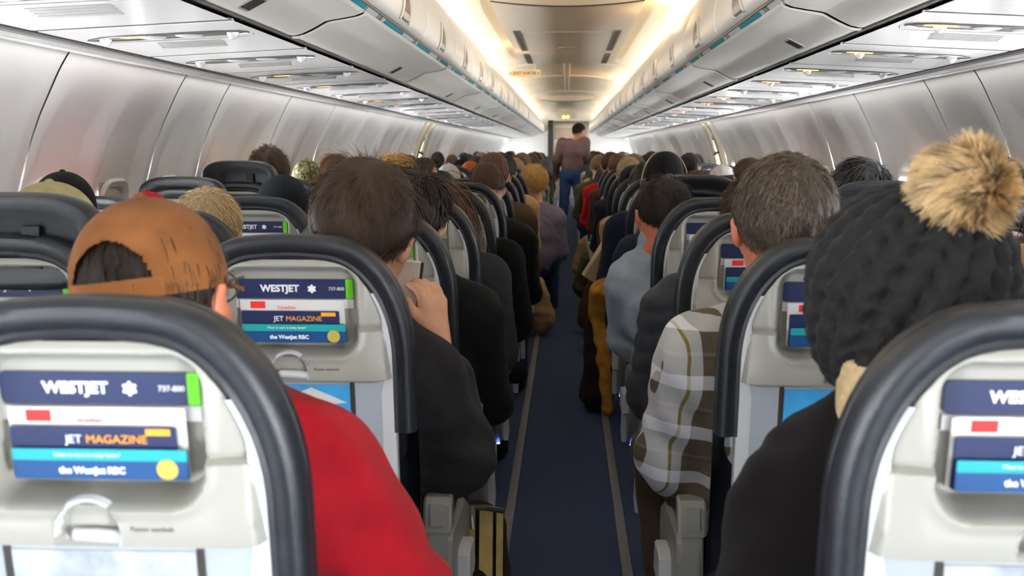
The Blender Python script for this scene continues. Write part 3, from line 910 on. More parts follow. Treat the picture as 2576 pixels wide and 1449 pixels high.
M_leather_blue = MATS['dark_leather']
SX = (0.485, 1.0, 1.505)
PLACE = ('aisle', 'middle', 'window')
def row_phrase(r): return '%s row from the camera' % ORD[r]
def lettering(root, s, size, x, z, d, m=M_inkwhite, align='CENTER', bold=0.0):
    me = text_mesh(s, size, m, 0.0003, align, bold)
    return link('lettering', me, root, (x, ty(z) + d, z), (PI / 2 + TA, 0, 0))
RAISED = {(-1, 2, 1): 0.05, (-1, 6, 2): 0.075, (1, 5, 0): 0.03, (1, 8, 0): 0.04, (-1, 5, 2): 0.02, (1, 4, 1): 0.03}
def make_seat(s, r, c):
    global MEA_FAR
    x = s * SX[c]; y = ROWY[r]
    lab = 'grey %s seat with dark leather rim, %s, %s block' % (PLACE[c], row_phrase(r), SIDE[s])
    grp = 'airline seats %s of the aisle' % SIDE[s]
    if r > 13 and c == 2:
        root = empty('airline_seat', (x, y, 0), lab, 'seat', grp)
        for k in ('backrest', 'back_shell', 'seat_cushion', 'leg'): link(k, MEA[k], root)
        return root
    if r > 13:
        if MEA_FAR is None: MEA_FAR = joined(['backrest', 'back_shell', 'seat_cushion', 'leg'])
        o = link('airline_seat', MEA_FAR, None, (x, y, 0)); tag(o, lab, 'seat', grp); return o
    root = empty('airline_seat', (x, y, 0), lab, 'seat', grp)
    link('backrest', MEA['backrest'], root); sh = link('back_shell', MEA['back_shell'], root)
    link('shell_edge', MEA['shell_edge'], sh); link('shell_edge', MEA['shell_edge2'], sh)
    link('seat_cushion', MEA['seat_cushion'], root)
    t = link('tray_table', MEA['tray_table'], root)
    link('tray_latch', MEA['tray_latch'], root)
    h = link('header_label', MEA['header_label'], root); link('green_tab', MEA['green_tab'], h); link('icon_band', MEA['icon_band'], h)
    if r <= 7:
        lettering(h, 'WESTJET', 0.0175, -0.025, 1.0235, 0.0222, bold=0.0006)
        lettering(h, '737-800', 0.0085, 0.077, 1.0235, 0.0222)
        link('leaf_emblem', MEA['leaf_emblem'], h, (0.033, ty(1.0235) + 0.0216, 1.0235), (TA, 0, 0))
        link('placard_rail', MEA['placard_rail'], t, (-0.104, 0, 0)); link('placard_rail', MEA['placard_rail'], t, (0.104, 0, 0))
        if r % 2 == 0: p = link('placard', MEA['placard'], t); link('wing_picture', MEA['wing_picture'], t)
        else: link('placard', MEA['placard_grey'], t)
        lettering(sh, 'Fasten seatbelt', 0.0075, 0.065, 0.885, -0.0355, M_inkblack)
    if c == 0:
        a = link('armrest', MEA['armrest'], root, (-s * 0.235, 0, 0)); link('armrest_cap', MEA['armrest_cap'], a)
        p = link('side_panel', MEA['side_panel'], root, (-s * 0.238, 0, 0))
        link('side_bracket', MEA['side_bracket'], p, (-s * 0.035, 0, 0))
        link('indicator_light', MEA['indicator_light'], p, (-s * 0.012, 0.352, 0.236))
    if c < 2: a = link('armrest', MEA['armrest'], root, (s * 0.257, 0, 0)); link('armrest_cap', MEA['armrest_cap'], a)
    for q in ((-0.14, 0.14) if c != 1 else (0.0,)): link('leg', MEA['leg'], root, (q, 0, 0))
    if (s, r, c) in RAISED:
        dz = RAISED[(s, r, c)]
        hr = link('headrest', MEA['headrest'], root, (0, ty(1.06 + dz) + 0.03, 1.055 + dz)); [link('headrest_slot', MEA['headrest_slot'], hr, (q, 0, 0)) for q in (-0.085, 0.055)]
    return root
SKIP = set()
for r in range(1, 33):
    for s in (-1, 1):
        for c in range(3):
            if (s, r, c) in SKIP: continue
            if r == 1 and c == 2: continue
            make_seat(s, r, c)

# ---- things in the literature pockets
def leaflet(s, r, c, kind, dx, ztop, depth, label):
    x = s * SX[c] + dx; y = ROWY[r]
    zb = 0.927
    root = empty(kind, (x, y + ty(zb), zb), label, {'magazine': 'magazine', 'safety_card': 'safety card', 'leaflet': 'leaflet'}[kind], 'reading matter in the seat pockets')
    oy, oz = y + ty(zb) - y, zb
    def sh(b):
        b.v = [(vx, vy - ty(zb), vz - zb) for vx, vy, vz in b.v]; return b
    def bx(x0, x1, z0, z1, m, nm, t=0.0006, rx=0.003):
        b = MB(); tilt_box(b, x0, x1, z0, z1, depth - t, depth + 0.0028 if nm == 'pages' else depth, 0, rx); return sh(b).build(nm, m, root, 0)
    def tx(st, size, xx, zz, m, al='CENTER', bold=0.0):
        me = text_mesh(st, size, m, 0.0002, al, bold)
        return link('lettering', me, root, (xx, ty(zz) + depth - 0.0012 - ty(zb), zz - zb), (PI / 2 + TA, 0, 0))
    if kind == 'safety_card':
        bx(-0.094, 0.094, zb, ztop, M_paper, 'pages'); bx(-0.075, -0.048, ztop - 0.016, ztop - 0.003, M_red, 'red_block', 0.0009, 0.0005)
        tx('Canadian', 0.009, -0.01, ztop - 0.014, M_red)
    elif kind == 'magazine':
        bx(-0.094, 0.082, zb, ztop, M_navy, 'pages'); bx(0.05, 0.076, ztop - 0.009, ztop - 0.002, M_orange, 'orange_tab', 0.0009, 0.0005)
        tx('JET', 0.013, -0.018, ztop - 0.014, M_inkwhite, 'RIGHT'); tx('MAGAZINE', 0.013, -0.014, ztop - 0.014, M_orange, 'LEFT')
    elif kind == 'leaflet':
        bx(-0.092, 0.094, zb, ztop, M_blue, 'pages'); bx(-0.092, 0.094, ztop - 0.013, ztop - 0.0002, M_teal2, 'teal_band', 0.0009, 0.002)
        tx('Want to earn it today faster?', 0.006, -0.012, ztop - 0.0065, M_inkwhite)
        tx('the WestJet RBC', 0.010, -0.008, ztop - 0.024, M_inkwhite, bold=0.0004)
        b = MB(); b.add([(0.072 + 0.0115 * math.cos(2 * PI * k / 24), depth - 0.0012 + ty(ztop - 0.022 + 0.0115 * math.sin(2 * PI * k / 24)), ztop - 0.022 + 0.0115 * math.sin(2 * PI * k / 24)) for k in range(24)], [tuple(range(24))])
        sh(b).build('gold_coin', M_gold, root, 0)
for s in (-1, 1):
    for r in range(1, 7):
        for c in (0, 1, 2):
            if r == 1 and c: continue
            if r > 4 and c == 2: continue
            w = '%s %s seat pocket, %s row ahead' % (SIDE[s], PLACE[c], ORD[r])
            leaflet(s, r, c, 'safety_card', -0.003, 1.004, 0.016, 'white card, red block, in ' + w)
            leaflet(s, r, c, 'magazine', 0.0, 0.984, 0.010, 'blue magazine, orange corner, in ' + w)
            leaflet(s, r, c, 'leaflet', 0.0, 0.961, 0.004, 'teal and blue leaflet in ' + w)
# ================================================================ people
def smin(a, b, k):
    h = np.maximum(k - np.abs(a - b), 0) / k
    return np.minimum(a, b) - h * h * k * 0.25
class Field:
    def __init__(self, lo, hi, h):
        self.lo = np.array(lo, float); self.h = h
        n = np.ceil((np.array(hi) - self.lo) / h).astype(int) + 1
        self.D = np.full(n, 1.0, np.float32)
        self.ax = [self.lo[i] + np.arange(n[i]) * h for i in range(3)]
    def sub(self, bl, bh):
        return tuple(slice(max(0, int((bl[i] - self.lo[i]) / self.h) - 1), max(0, int((bh[i] - self.lo[i]) / self.h) + 3)) for i in range(3))
    def coords(self, sl):
        return np.meshgrid(*[self.ax[i][sl[i]] for i in range(3)], indexing='ij', sparse=False)
    def put(self, sl, d, k, neg=False):
        if neg: self.D[sl] = np.maximum(self.D[sl], -d)
        else: self.D[sl] = smin(self.D[sl], d.astype(np.float32), k)
    def cap(self, a, b, ra, rb, k=0.03, neg=False):
        a = np.array(a, float); b = np.array(b, float); R = max(ra, rb) + k + 0.02
        sl = self.sub(np.minimum(a, b) - R, np.maximum(a, b) + R)
        if any(s.stop <= s.start for s in sl): return self
        X, Y, Z = self.coords(sl)
        if X.size == 0: return self
        ab = b - a; L2 = max(float(ab @ ab), 1e-9)
        t = np.clip(((X - a[0]) * ab[0] + (Y - a[1]) * ab[1] + (Z - a[2]) * ab[2]) / L2, 0, 1)
        d = np.sqrt((X - a[0] - t * ab[0]) ** 2 + (Y - a[1] - t * ab[1]) ** 2 + (Z - a[2] - t * ab[2]) ** 2) - (ra + (rb - ra) * t)
        self.put(sl, d, k, neg); return self
    def ell(self, c, r, k=0.03, rot=None, neg=False, noise=None):
        c = np.array(c, float); r = np.array(r, float); R = r.max() + k + 0.02
        sl = self.sub(c - R, c + R)
        X, Y, Z = self.coords(sl)
        if X.size == 0: return self
        P = np.stack([X - c[0], Y - c[1], Z - c[2]], -1)
        if rot is not None: P = P @ np.array(rot)          # rot columns = local axes
        k0 = np.sqrt(((P / r) ** 2).sum(-1)); k1 = np.sqrt(((P / r ** 2) ** 2).sum(-1)) + 1e-9
        d = k0 * (k0 - 1) / k1
        if noise: d = d + noise(X, Y, Z)
        self.put(sl, d, k, neg); return self
    def warp(self, fn):
        X, Y, Z = self.coords(tuple(slice(None) for _ in range(3)))
        m = np.abs(self.D) < 0.06
        self.D[m] += fn(X[m], Y[m], Z[m]).astype(np.float32); return self
    def mesh(self, name, m, smooth=True, drop=None):
        D = self.D; S = D < 0; h = self.h
        nx, ny, nz = D.shape
        c = np.zeros((nx - 1, ny - 1, nz - 1), np.int8)
        for i in (0, 1):
            for j in (0, 1):
                for k in (0, 1): c += S[i:nx - 1 + i, j:ny - 1 + j, k:nz - 1 + k]
        ijk = np.argwhere((c > 0) & (c < 8)); idx = -np.ones(c.shape, np.int64); idx[tuple(ijk.T)] = np.arange(len(ijk))
        acc = np.zeros((len(ijk), 3)); cnt = np.zeros(len(ijk))
        for ax in range(3):
            o = [a for a in range(3) if a != ax]
            for p in (0, 1):
                for q in (0, 1):
                    A = ijk.copy(); A[:, o[0]] += p; A[:, o[1]] += q; B = A.copy(); B[:, ax] += 1
                    da = D[tuple(A.T)]; db = D[tuple(B.T)]; mk = (da < 0) != (db < 0)
                    t = np.where(mk, da / np.where(mk, da - db, 1), 0)
                    P = A.astype(float); P[:, ax] += t
                    acc[mk] += P[mk]; cnt[mk] += 1
        V = self.lo + (acc / cnt[:, None]) * h
        faces = []
        for ax in range(3):
            o = [(ax + 1) % 3, (ax + 2) % 3]
            sA = [slice(None)] * 3; sB = [slice(None)] * 3; sA[ax] = slice(0, -1); sB[ax] = slice(1, None)
            df = S[tuple(sA)] != S[tuple(sB)]
            e = np.argwhere(df)
            e = e[(e[:, o[0]] > 0) & (e[:, o[1]] > 0) & (e[:, o[0]] < D.shape[o[0]] - 1) & (e[:, o[1]] < D.shape[o[1]] - 1)]
            q = []
            for p0, p1 in ((-1, -1), (0, -1), (0, 0), (-1, 0)):
                g = e.copy(); g[:, o[0]] += p0; g[:, o[1]] += p1; q.append(idx[tuple(g.T)])
            Q = np.stack(q, 1); fl = ~S[tuple(e.T)]
            Q[fl] = Q[fl][:, ::-1]; faces.append(Q)
        Fq = np.concatenate(faces)
        # light smoothing
        for _ in range(2):
            s = np.zeros_like(V); n = np.zeros(len(V))
            for a, b in ((0, 1), (1, 2), (2, 3), (3, 0)):
                np.add.at(s, Fq[:, a], V[Fq[:, b]]); np.add.at(n, Fq[:, a], 1); np.add.at(s, Fq[:, b], V[Fq[:, a]]); np.add.at(n, Fq[:, b], 1)
            V = 0.5 * V + 0.5 * s / np.maximum(n, 1)[:, None]
        me = bpy.data.meshes.new(name)
        me.vertices.add(len(V)); me.vertices.foreach_set('co', V.astype(np.float32).ravel())
        me.loops.add(Fq.size); me.loops.foreach_set('vertex_index', Fq.ravel().astype(np.int32))
        me.polygons.add(len(Fq)); me.polygons.foreach_set('loop_start', np.arange(0, Fq.size, 4, dtype=np.int32))
        me.update(calc_edges=True); me.validate(); me.materials.append(m); me.shade_smooth()
        return me

def rotm(yaw=0, pitch=0, roll=0):
    """head turn: yaw + = to the viewer's left, pitch + = nodding forward, roll + = tilt to the right"""
    return np.array(Euler((math.radians(-pitch), math.radians(roll), math.radians(yaw)), 'XYZ').to_matrix())

SKIN = {k: mat('skin_' + k, v, 0.5, bump=0.15, bscale=300, var=0.08, vscale=25) for k, v in
        {'fair': '#d9a283', 'ruddy': '#c9785a', 'tan': '#c08a62', 'dark': '#7a4f3a'}.items()}
def cloth(name, col, **k):
    d = dict(rough=0.9, bump=0.6, bscale=700, var=0.12, vscale=30, sheen=0.03, spec=0.15); d.update(k)
    return mat('cloth_' + name, col, **d)

def DEF():
    return dict(N=(0, -0.012, -0.17), SL=(-0.165, -0.02, -0.245), SR=(0.165, -0.02, -0.245), EL=(-0.205, 0.05, -0.50), ER=(0.205, 0.05, -0.50),
                WL=(-0.13, 0.27, -0.53), WR=(0.13, 0.27, -0.53), C=(0, 0.0, -0.34), B=(0, 0.05, -0.50), P=(0, 0.08, -0.595),
                HL=(-0.09, 0.10, -0.595), HR=(0.09, 0.10, -0.595), KL=(-0.12, 0.44, -0.60), KR=(0.12, 0.44, -0.60), AL=(-0.12, 0.46, -1.02), AR=(0.12, 0.46, -1.02),
                FL=(-0.13, 0.62, -1.08), FR=(0.13, 0.62, -1.08), yaw=0, pitch=0, roll=0, w=1.0, hands='simple', arm=1.0, hs=1.0)
def V3(p): return np.array(p, float)
def bounds(J, pad=0.16):
    pts = np.array([J[k] for k in ('N', 'SL', 'SR', 'EL', 'ER', 'WL', 'WR', 'C', 'B', 'P', 'HL', 'HR', 'KL', 'KR', 'AL', 'AR', 'FL', 'FR')] + [(0, 0, 0)])
    return pts.min(0) - pad, pts.max(0) + pad
def hand_frame(W, E, up):
    d = V3(W) - V3(E); d /= np.linalg.norm(d); side = np.cross(d, up); side /= np.linalg.norm(side) + 1e-9
    nrm = np.cross(side, d); return d, side, nrm
def add_hand(f, W, E, sgn, style='simple', up=(0, 0, 1), dirv=None):
    d, side, nrm = hand_frame(W, E, V3(up))
    if dirv is not None:
        d = V3(dirv); d /= np.linalg.norm(d); side = np.cross(d, V3(up)); side /= np.linalg.norm(side); nrm = np.cross(side, d)
    W = V3(W)
    k = 0.012
    palm = W + d * 0.05
    f.cap(W - d * 0.02, W + d * 0.03, 0.026, 0.027, 0.02)
    for q in (-0.028, -0.010, 0.010, 0.028):
        f.cap(W + d * 0.02 + side * q * 0.6, W + d * 0.085 + side * q, 0.016, 0.0125, k)
    ln = (0.060, 0.075, 0.070, 0.055)
    curl = {'simple': 0.45, 'grip': 1.0, 'flat': 0.15, 'hold': 0.62}[style]
    for i, q in enumerate((-0.030, -0.010, 0.010, 0.029)):
        a = W + d * 0.088 + side * q; L = ln[i]
        b1 = a + (d * math.cos(curl * 0.6) - nrm * math.sin(curl * 0.6)) * L * 0.45
        b2 = b1 + (d * math.cos(curl * 1.5) - nrm * math.sin(curl * 1.5)) * L * 0.32
        b3 = b2 + (d * math.cos(curl * 2.2) - nrm * math.sin(curl * 2.2)) * L * 0.25
        f.cap(a, b1, 0.0095, 0.0088, 0.006); f.cap(b1, b2, 0.0088, 0.0082, 0.005); f.cap(b2, b3, 0.0082, 0.0068, 0.005)
    t0 = W + d * 0.035 + side * sgn * 0.028; t1 = t0 + d * 0.030 + side * sgn * 0.022 - nrm * 0.010; t2 = t1 + d * 0.030 + side * sgn * 0.004 - nrm * 0.008
    f.cap(t0, t1, 0.0135, 0.011, 0.012); f.cap(t1, t2, 0.0105, 0.0085, 0.006)
def body_mesh(J, h, skin, name='body'):
    lo, hi = bounds(J); hi[2] = max(hi[2], 0.16)
    f = Field(lo, hi, h)
    R = rotm(J['yaw'], J['pitch'], J['roll']); s = J['hs']
    def hp(p): return R @ (np.array(p) * s)
    f.ell(hp((0, -0.008, 0.022)), np.array((0.076, 0.094, 0.090)) * s, 0.02, R)
    f.ell(hp((0, 0.020, -0.045)), np.array((0.060, 0.070, 0.068)) * s, 0.03, R)
    f.cap(hp((-0.02, 0.055, -0.092)), hp((0.02, 0.055, -0.092)), 0.022, 0.022, 0.03)
    f.cap(hp((0, 0.085, 0.008)), hp((0, 0.106, -0.028)), 0.009, 0.013, 0.012)
    for q in (-1, 1):
        f.cap(hp((q * 0.012, 0.098, -0.030)), hp((q * 0.016, 0.092, -0.030)), 0.007, 0.006, 0.006)
        f.cap(hp((q * 0.018, 0.082, 0.030)), hp((q * 0.045, 0.074, 0.026)), 0.008, 0.007, 0.012)
        f.ell(hp((q * 0.031, 0.094, 0.010)), (0.014, 0.010, 0.009), 0.004, R, neg=True)
        f.ell(hp((q * 0.031, 0.078, 0.010)), (0.0125, 0.0125, 0.0115), 0.004, R)
        f.ell(hp((q * 0.042, 0.070, -0.030)), (0.020, 0.018, 0.020), 0.03, R)
        # ears with rim and hollow
        f.ell(hp((q * 0.082, -0.002, -0.012)), (0.010, 0.019, 0.031), 0.008, R @ rotm(0, 0, q * 14))
        f.ell(hp((q * 0.093, 0.004, -0.010)), (0.006, 0.011, 0.017), 0.003, R, neg=True)
    f.cap(hp((-0.018, 0.092, -0.058)), hp((0.018, 0.092, -0.058)), 0.0055, 0.0055, 0.006)
    f.cap(hp((-0.016, 0.090, -0.067)), hp((0.016, 0.090, -0.067)), 0.006, 0.006, 0.006)
    w = J['w']
    f.cap(hp((0, -0.022, -0.055)), J['N'], 0.055, 0.058, 0.03)
    f.cap(J['N'], V3(J['C']), 0.07, 0.11, 0.05)
    f.cap(J['C'], J['B'], 0.115 * w, 0.115 * w, 0.05); f.cap(J['B'], J['P'], 0.115 * w, 0.12 * w, 0.05)
    for q in 'LR':
        f.cap(V3(J['N']) * 0.6 + V3(J['S' + q]) * 0.4, J['S' + q], 0.045, 0.050, 0.04)
        f.cap(J['S' + q], J['E' + q], 0.048, 0.038, 0.03); f.cap(J['E' + q], J['W' + q], 0.039, 0.026, 0.02)
        f.cap(J['H' + q], J['K' + q], 0.078, 0.055, 0.04); f.cap(J['K' + q], J['A' + q], 0.052, 0.036, 0.03)
        sgn = (1 if q == 'L' else -1) * J.get('thumb', 1)
        add_hand(f, J['W' + q], J['E' + q], sgn, J.get('hand' + q, 'simple'), J.get('up' + q, (0, 0, 1)), J.get('dir' + q))
    return f.mesh(name, skin)
def wrinkle(amp, fs=38.0, seed=0.0):
    amp = amp * 1.35
    def fn(X, Y, Z):
        a = np.sin(fs * (X * 0.5 + Z) + 3.1 * np.sin(17 * Y + seed) + 2.2 * np.sin(13 * X + seed * 2))
        b = np.sin(fs * 1.7 * (Y * 0.7 - X * 0.6 + Z * 0.3) + 2 * np.sin(21 * Z + seed))
        c = np.sin(95 * (0.55 * X + 0.35 * Y + Z) + 4 * np.sin(15 * Y + 11 * X + seed)) * (0.5 + 0.5 * np.sin(19 * Z + 7 * X + seed))
        return amp * (0.5 * a + 0.35 * b + 0.45 * c)
    return fn
def shirt_mesh(J, h, m, thick=0.014, amp=0.003, collar=0.0, sleeve=1.0, hem=0.0, puff=0.0, name='shirt', hood=False, seed=0.0):
    lo, hi = bounds(J, 0.2); hi[2] = -0.0; lo[2] = min(V3(J['P'])[2] - 0.16, V3(J['EL'])[2] - 0.15, V3(J['ER'])[2] - 0.15)
    if hood: hi[2] = 0.05
    f = Field(lo, hi, h); t = thick; w = J['w']
    Nn = V3(J['N'])
    f.cap(Nn + (0, 0, -0.02), J['C'], 0.078 + t, 0.115 * w + t, 0.06)
    f.cap(J['C'], J['B'], 0.118 * w + t, 0.118 * w + t, 0.05); f.cap(J['B'], V3(J['P']) + (0, 0, 0.0 - hem), 0.118 * w + t, 0.125 * w + t, 0.05)
    cw = 0.07 * w
    f.cap(V3(J['C']) + (-cw, 0, 0.0), V3(J['C']) + (cw, 0, 0.0), 0.095 + t, 0.095 + t, 0.06)
    f.cap(V3(J['C']) + (-cw, 0, 0.06), V3(J['C']) + (cw, 0, 0.06), 0.085 + t, 0.085 + t, 0.06)
    f.cap(V3(J['B']) + (-cw * 0.7, 0, -0.02), V3(J['B']) + (cw * 0.7, 0, -0.02), 0.10 * w + t, 0.10 * w + t, 0.06)
    for q in 'LR':
        f.cap(Nn * 0.55 + V3(J['S' + q]) * 0.45, J['S' + q], 0.050 + t, 0.056 + t, 0.05)
        a = J['arm']
        f.cap(J['S' + q], J['E' + q], 0.058 * a + t, 0.046 * a + t, 0.04)
        e, ww = V3(J['E' + q]), V3(J['W' + q]); en = e + (ww - e) * (0.93 * J.get('sleeve' + q, sleeve))
        f.cap(e, en, 0.047 * a + t, 0.034 * a + t, 0.025)
        f.cap(en - (ww - e) * 0.02, en, 0.037 * a + t, 0.037 * a + t, 0.006)
    if hood:
        f.ell(Nn + (0, -0.045, 0.015), (0.115, 0.07, 0.075), 0.03); f.ell(Nn + (0, -0.06, -0.03), (0.10, 0.06, 0.085), 0.04)
        f.ell(Nn + (0, 0.05, 0.06), (0.075, 0.09, 0.07), 0.01, neg=True)
    if collar:
        f.cap(Nn + (0, 0, -0.01), Nn + (0, -0.002, 0.035 * collar), 0.068, 0.066, 0.012)
        f.cap(Nn + (0, 0.004, 0.0), Nn + (0, 0.012, 0.07), 0.058, 0.060, 0.01, neg=True)
    elif not hood:
        f.cap(Nn + (0, 0.004, 0.03), Nn + (0, 0.01, 0.09), 0.060, 0.062, 0.01, neg=True)
    f.warp(wrinkle(amp, seed=seed))
    if puff:
        f.warp(lambda X, Y, Z: -puff * np.abs(np.sin(PI * (Z + 0.25 * np.abs(X)) / 0.055)) ** 0.6)
    return f.mesh(name, m)
def pants_mesh(J, h, m, name='trousers'):
    lo, hi = bounds(J, 0.14); hi[2] = V3(J['P'])[2] + 0.2
    f = Field(lo, hi, h); t = 0.012; w = J['w']
    f.cap(J['B'], J['P'], 0.10 * w + t, 0.13 * w + t, 0.04)
    for q in 'LR':
        f.cap(J['H' + q], J['K' + q], 0.088 + t, 0.062 + t, 0.04); f.cap(J['K' + q], V3(J['A' + q]) + (0, 0, 0.01), 0.060 + t, 0.048 + t, 0.03)
    f.cap(V3(J['P']) + (0, 0, 0.40), V3(J['P']) + (0, 0, 0.6), 0.3, 0.3, 0.01, neg=True)
    f.warp(wrinkle(0.003, 45))
    return f.mesh(name, m)
def shoe_mesh(J, q, m):
    a = V3(J['A' + q]); t = V3(J['F' + q]); 
    lo = np.minimum(a, t) - 0.1; hi = np.maximum(a, t) + 0.1; hi[2] = a[2] + 0.05
    f = Field(lo, hi, 0.008)
    f.cap(a + (0, -0.03, -0.02), (a + t) / 2, 0.045, 0.042, 0.02); f.cap((a + t) / 2, t, 0.042, 0.036, 0.02); f.cap(a, a + (0, 0, 0.03), 0.045, 0.047, 0.02)
    return f.mesh('shoe', m)

# ---- hair
HAIRCOL = {'brown': '#3a2819', 'darkbrown': '#241a13', 'black': '#101010', 'grey': '#564a3e', 'blond': '#c49a56', 'paleblond': '#bfa67c', 'reddish': '#5f4230',
           'auburn': '#553222', 'lightbrown': '#85694c', 'copper': '#a2552a', 'greyblond': '#a89272', 'midbrown': '#493423'}
def hmat(c): return mat('hair_' + c, HAIRCOL[c], 0.55, tint=0.75 if c == 'grey' else 0.45, spec=0.3, coat=0.0)
def scalp_line(ny):
    return np.interp(ny, [-1.0, -0.45, -0.05, 0.25, 0.6, 1.0], [-0.66, -0.50, -0.06, 0.10, 0.42, 0.52])
def hair_mesh(J, style, col, n, seed=1, length=0.035, lift=0.35, curl=0.0, width=0.0011, mess=0.25, shell=0.010, nape=0.0, under=None):
    rg = np.random.default_rng(seed)
    R = rotm(J['yaw'], J['pitch'], J['roll']); s = J['hs']
    r = np.array((0.079, 0.097, 0.094)) * s; c0 = np.array((0, -0.008, 0.022)) * s
    h = 0.006 if n > 1500 else 0.009
    # base volume
    f = Field((-0.15, -0.16, -0.34 if style in ('long', 'bob') else -0.15), (0.15, 0.14, 0.16), h)
    sh = shell
    if style in ('long', 'bob'):
        f.ell(c0, r + sh + 0.004, 0.02)
        zb = -0.26 if style == 'long' else -0.11
        f.cap((-0.035, -0.045, 0.0), (-0.045, -0.055, zb), 0.062, 0.040, 0.04); f.cap((0.035, -0.045, 0.0), (0.045, -0.055, zb), 0.062, 0.040, 0.04)
        f.cap((0, -0.06, 0.0), (0, -0.07, zb), 0.060, 0.042, 0.04)
        f.ell((0, 0.105, -0.05), (0.064, 0.085, 0.13), 0.01, neg=True)
    else:
        f.ell(c0, r + sh, 0.02)
        if style == 'tall': f.ell(c0 + (0, 0.0, 0.028), r * (0.93, 0.9, 0.85) + sh, 0.03)
        # keep only the scalp: carve below the hairline
        X, Y, Z = f.coords(tuple(slice(None) for _ in range(3)))
        ny = (Y - c0[1]) / r[1]; nz = (Z - c0[2]) / r[2]
        ln = scalp_line(np.clip(ny, -1, 1)) - nape
        f.D = np.maximum(f.D, ((ln - nz) * r[2]).astype(np.float32))
    if under is not None:
        X, Y, Z = f.coords(tuple(slice(None) for _ in range(3)))
        f.D = np.maximum(f.D, (Z - under).astype(np.float32))
    a = 0.0035 if curl else 0.0018
    if style == 'tall': f.warp(lambda X, Y, Z: 0.0045 * np.sin(48 * X + 25 * Z + 2.5 * np.sin(30 * Y + seed)) * np.cos(34 * Y + 22 * X))
    f.warp(lambda X, Y, Z: a * np.sin(90 * X + 40 * Z + 3 * np.sin(60 * Y)) * np.cos(70 * Y - 50 * Z + seed))
    me0 = f.mesh('hair_base', hmat(col))
    V0 = np.array([v.co for v in me0.vertices]); F0 = [tuple(p.vertices) for p in me0.polygons]
    T0 = np.clip(0.12 + 0.10 * rg.standard_normal(len(V0)), 0.05, 0.8)
    bpy.data.meshes.remove(me0)
    # strands
    u = rg.standard_normal((n * 3, 3)); u /= np.linalg.norm(u, axis=1)[:, None]
    keep = u[:, 2] > scalp_line(np.clip(u[:, 1], -1, 1)) - nape + 0.02
    if under is not None: keep &= u[:, 2] * r[2] + c0[2] < under - 0.005
    u = u[keep][:n]; n = len(u)
    P = c0 + u * (r + sh * (0.9 if style in ('long', 'bob') else 0.75))
    crown = np.array((0.15, -0.55, 0.8)); crown /= np.linalg.norm(crown)
    tang = u - crown; tang -= (tang * u).sum(1)[:, None] * u
    tl = np.linalg.norm(tang, axis=1)[:, None]; tang /= np.maximum(tl, 1e-3)
    down = np.array((0, 0, -1.0)) - (u * np.array((0, 0, -1.0))).sum(1)[:, None] * u
    D = tang * 0.8 + down * 0.6
    if under is not None: D = down; lift = lift * 0.3; mess = mess * 0.4
    if style in ('long', 'bob'): D = tang * 0.5 + down * 1.0
    clump = np.sin(37 * u[:, 0] + 9 * u[:, 1])[:, None] * np.cross(u, D) * mess + rg.standard_normal((n, 3)) * mess * 0.5
    D = D + clump + u * lift * (0.5 + rg.random((n, 1)))
    D /= np.linalg.norm(D, axis=1)[:, None] + 1e-9
    segs = 8 if style in ('long',) else (6 if style == 'bob' or curl else 3)
    L = length * (0.6 + 0.8 * rg.random((n, 1)))
    if style == 'tall': L = L * (0.55 + 0.9 * np.clip(u[:, 2:3], 0, 1))
    pts = [P.copy()]; p = P.copy(); d = D.copy()
    lowz = {'long': -0.27, 'bob': -0.12}.get(style, None)
    for k in range(segs):
        p = p + d * L / segs
        if style in ('long', 'bob'):
            d = d + np.array((0, 0, -0.55)); q = (p - c0) / (r + sh * 1.15)
            qn = np.linalg.norm(q, axis=1)[:, None]; ins = (qn < 1)
            p = np.where(ins & (p[:, 2:3] > -0.06), c0 + q / np.maximum(qn, 1e-6) * (r + sh * 1.15), p)
            p[:, 2] = np.maximum(p[:, 2], lowz)
        else:
            q = (p - c0) / (r + sh * 0.9); qn = np.linalg.norm(q, axis=1)[:, None]
            p = np.where(qn < 1, c0 + q / np.maximum(qn, 1e-6) * (r + sh * 0.9), p)
            d = d - u * 0.25
        if curl:
            ph = rg.random((n, 1)) * 6.28 if k == 0 else ph
            ax1 = np.cross(u, D); d = d + curl * (np.sin(ph + 2.1 * k) * ax1 + np.cos(ph + 2.1 * k) * u)
        d /= np.linalg.norm(d, axis=1)[:, None] + 1e-9
        pts.append(p.copy())
    W = np.cross(D, u); W /= np.linalg.norm(W, axis=1)[:, None] + 1e-9
    W = W + 0.5 * rg.standard_normal((n, 3)); W /= np.linalg.norm(W, axis=1)[:, None]
    vs = []; 
    for k, q in enumerate(pts):
        wd = width * (1.0 - 0.75 * (k / segs) ** 2)
        vs.append(q - W * wd); vs.append(q + W * wd)
    VS = np.stack(vs, 1).reshape(-1, 3); m = 2 * (segs + 1)
    base = (np.arange(n) * m)[:, None]
    FS = np.concatenate([base + np.array([2 * k, 2 * k + 1, 2 * k + 3, 2 * k + 2]) for k in range(segs)]) + len(V0)
    tint = np.repeat(np.clip(0.45 + 0.28 * rg.standard_normal(n), 0, 1), m)
    V = np.concatenate([V0, VS]) @ R.T
    me = bpy.data.meshes.new('hair')
    me.from_pydata(V.tolist(), [], F0 + [tuple(x) for x in FS.tolist()])
    at = me.attributes.new('tint', 'FLOAT', 'POINT'); at.data.foreach_set('value', np.concatenate([T0, tint]).astype(np.float32))
    me.materials.append(hmat(col)); me.shade_smooth(); me.update()
    return me

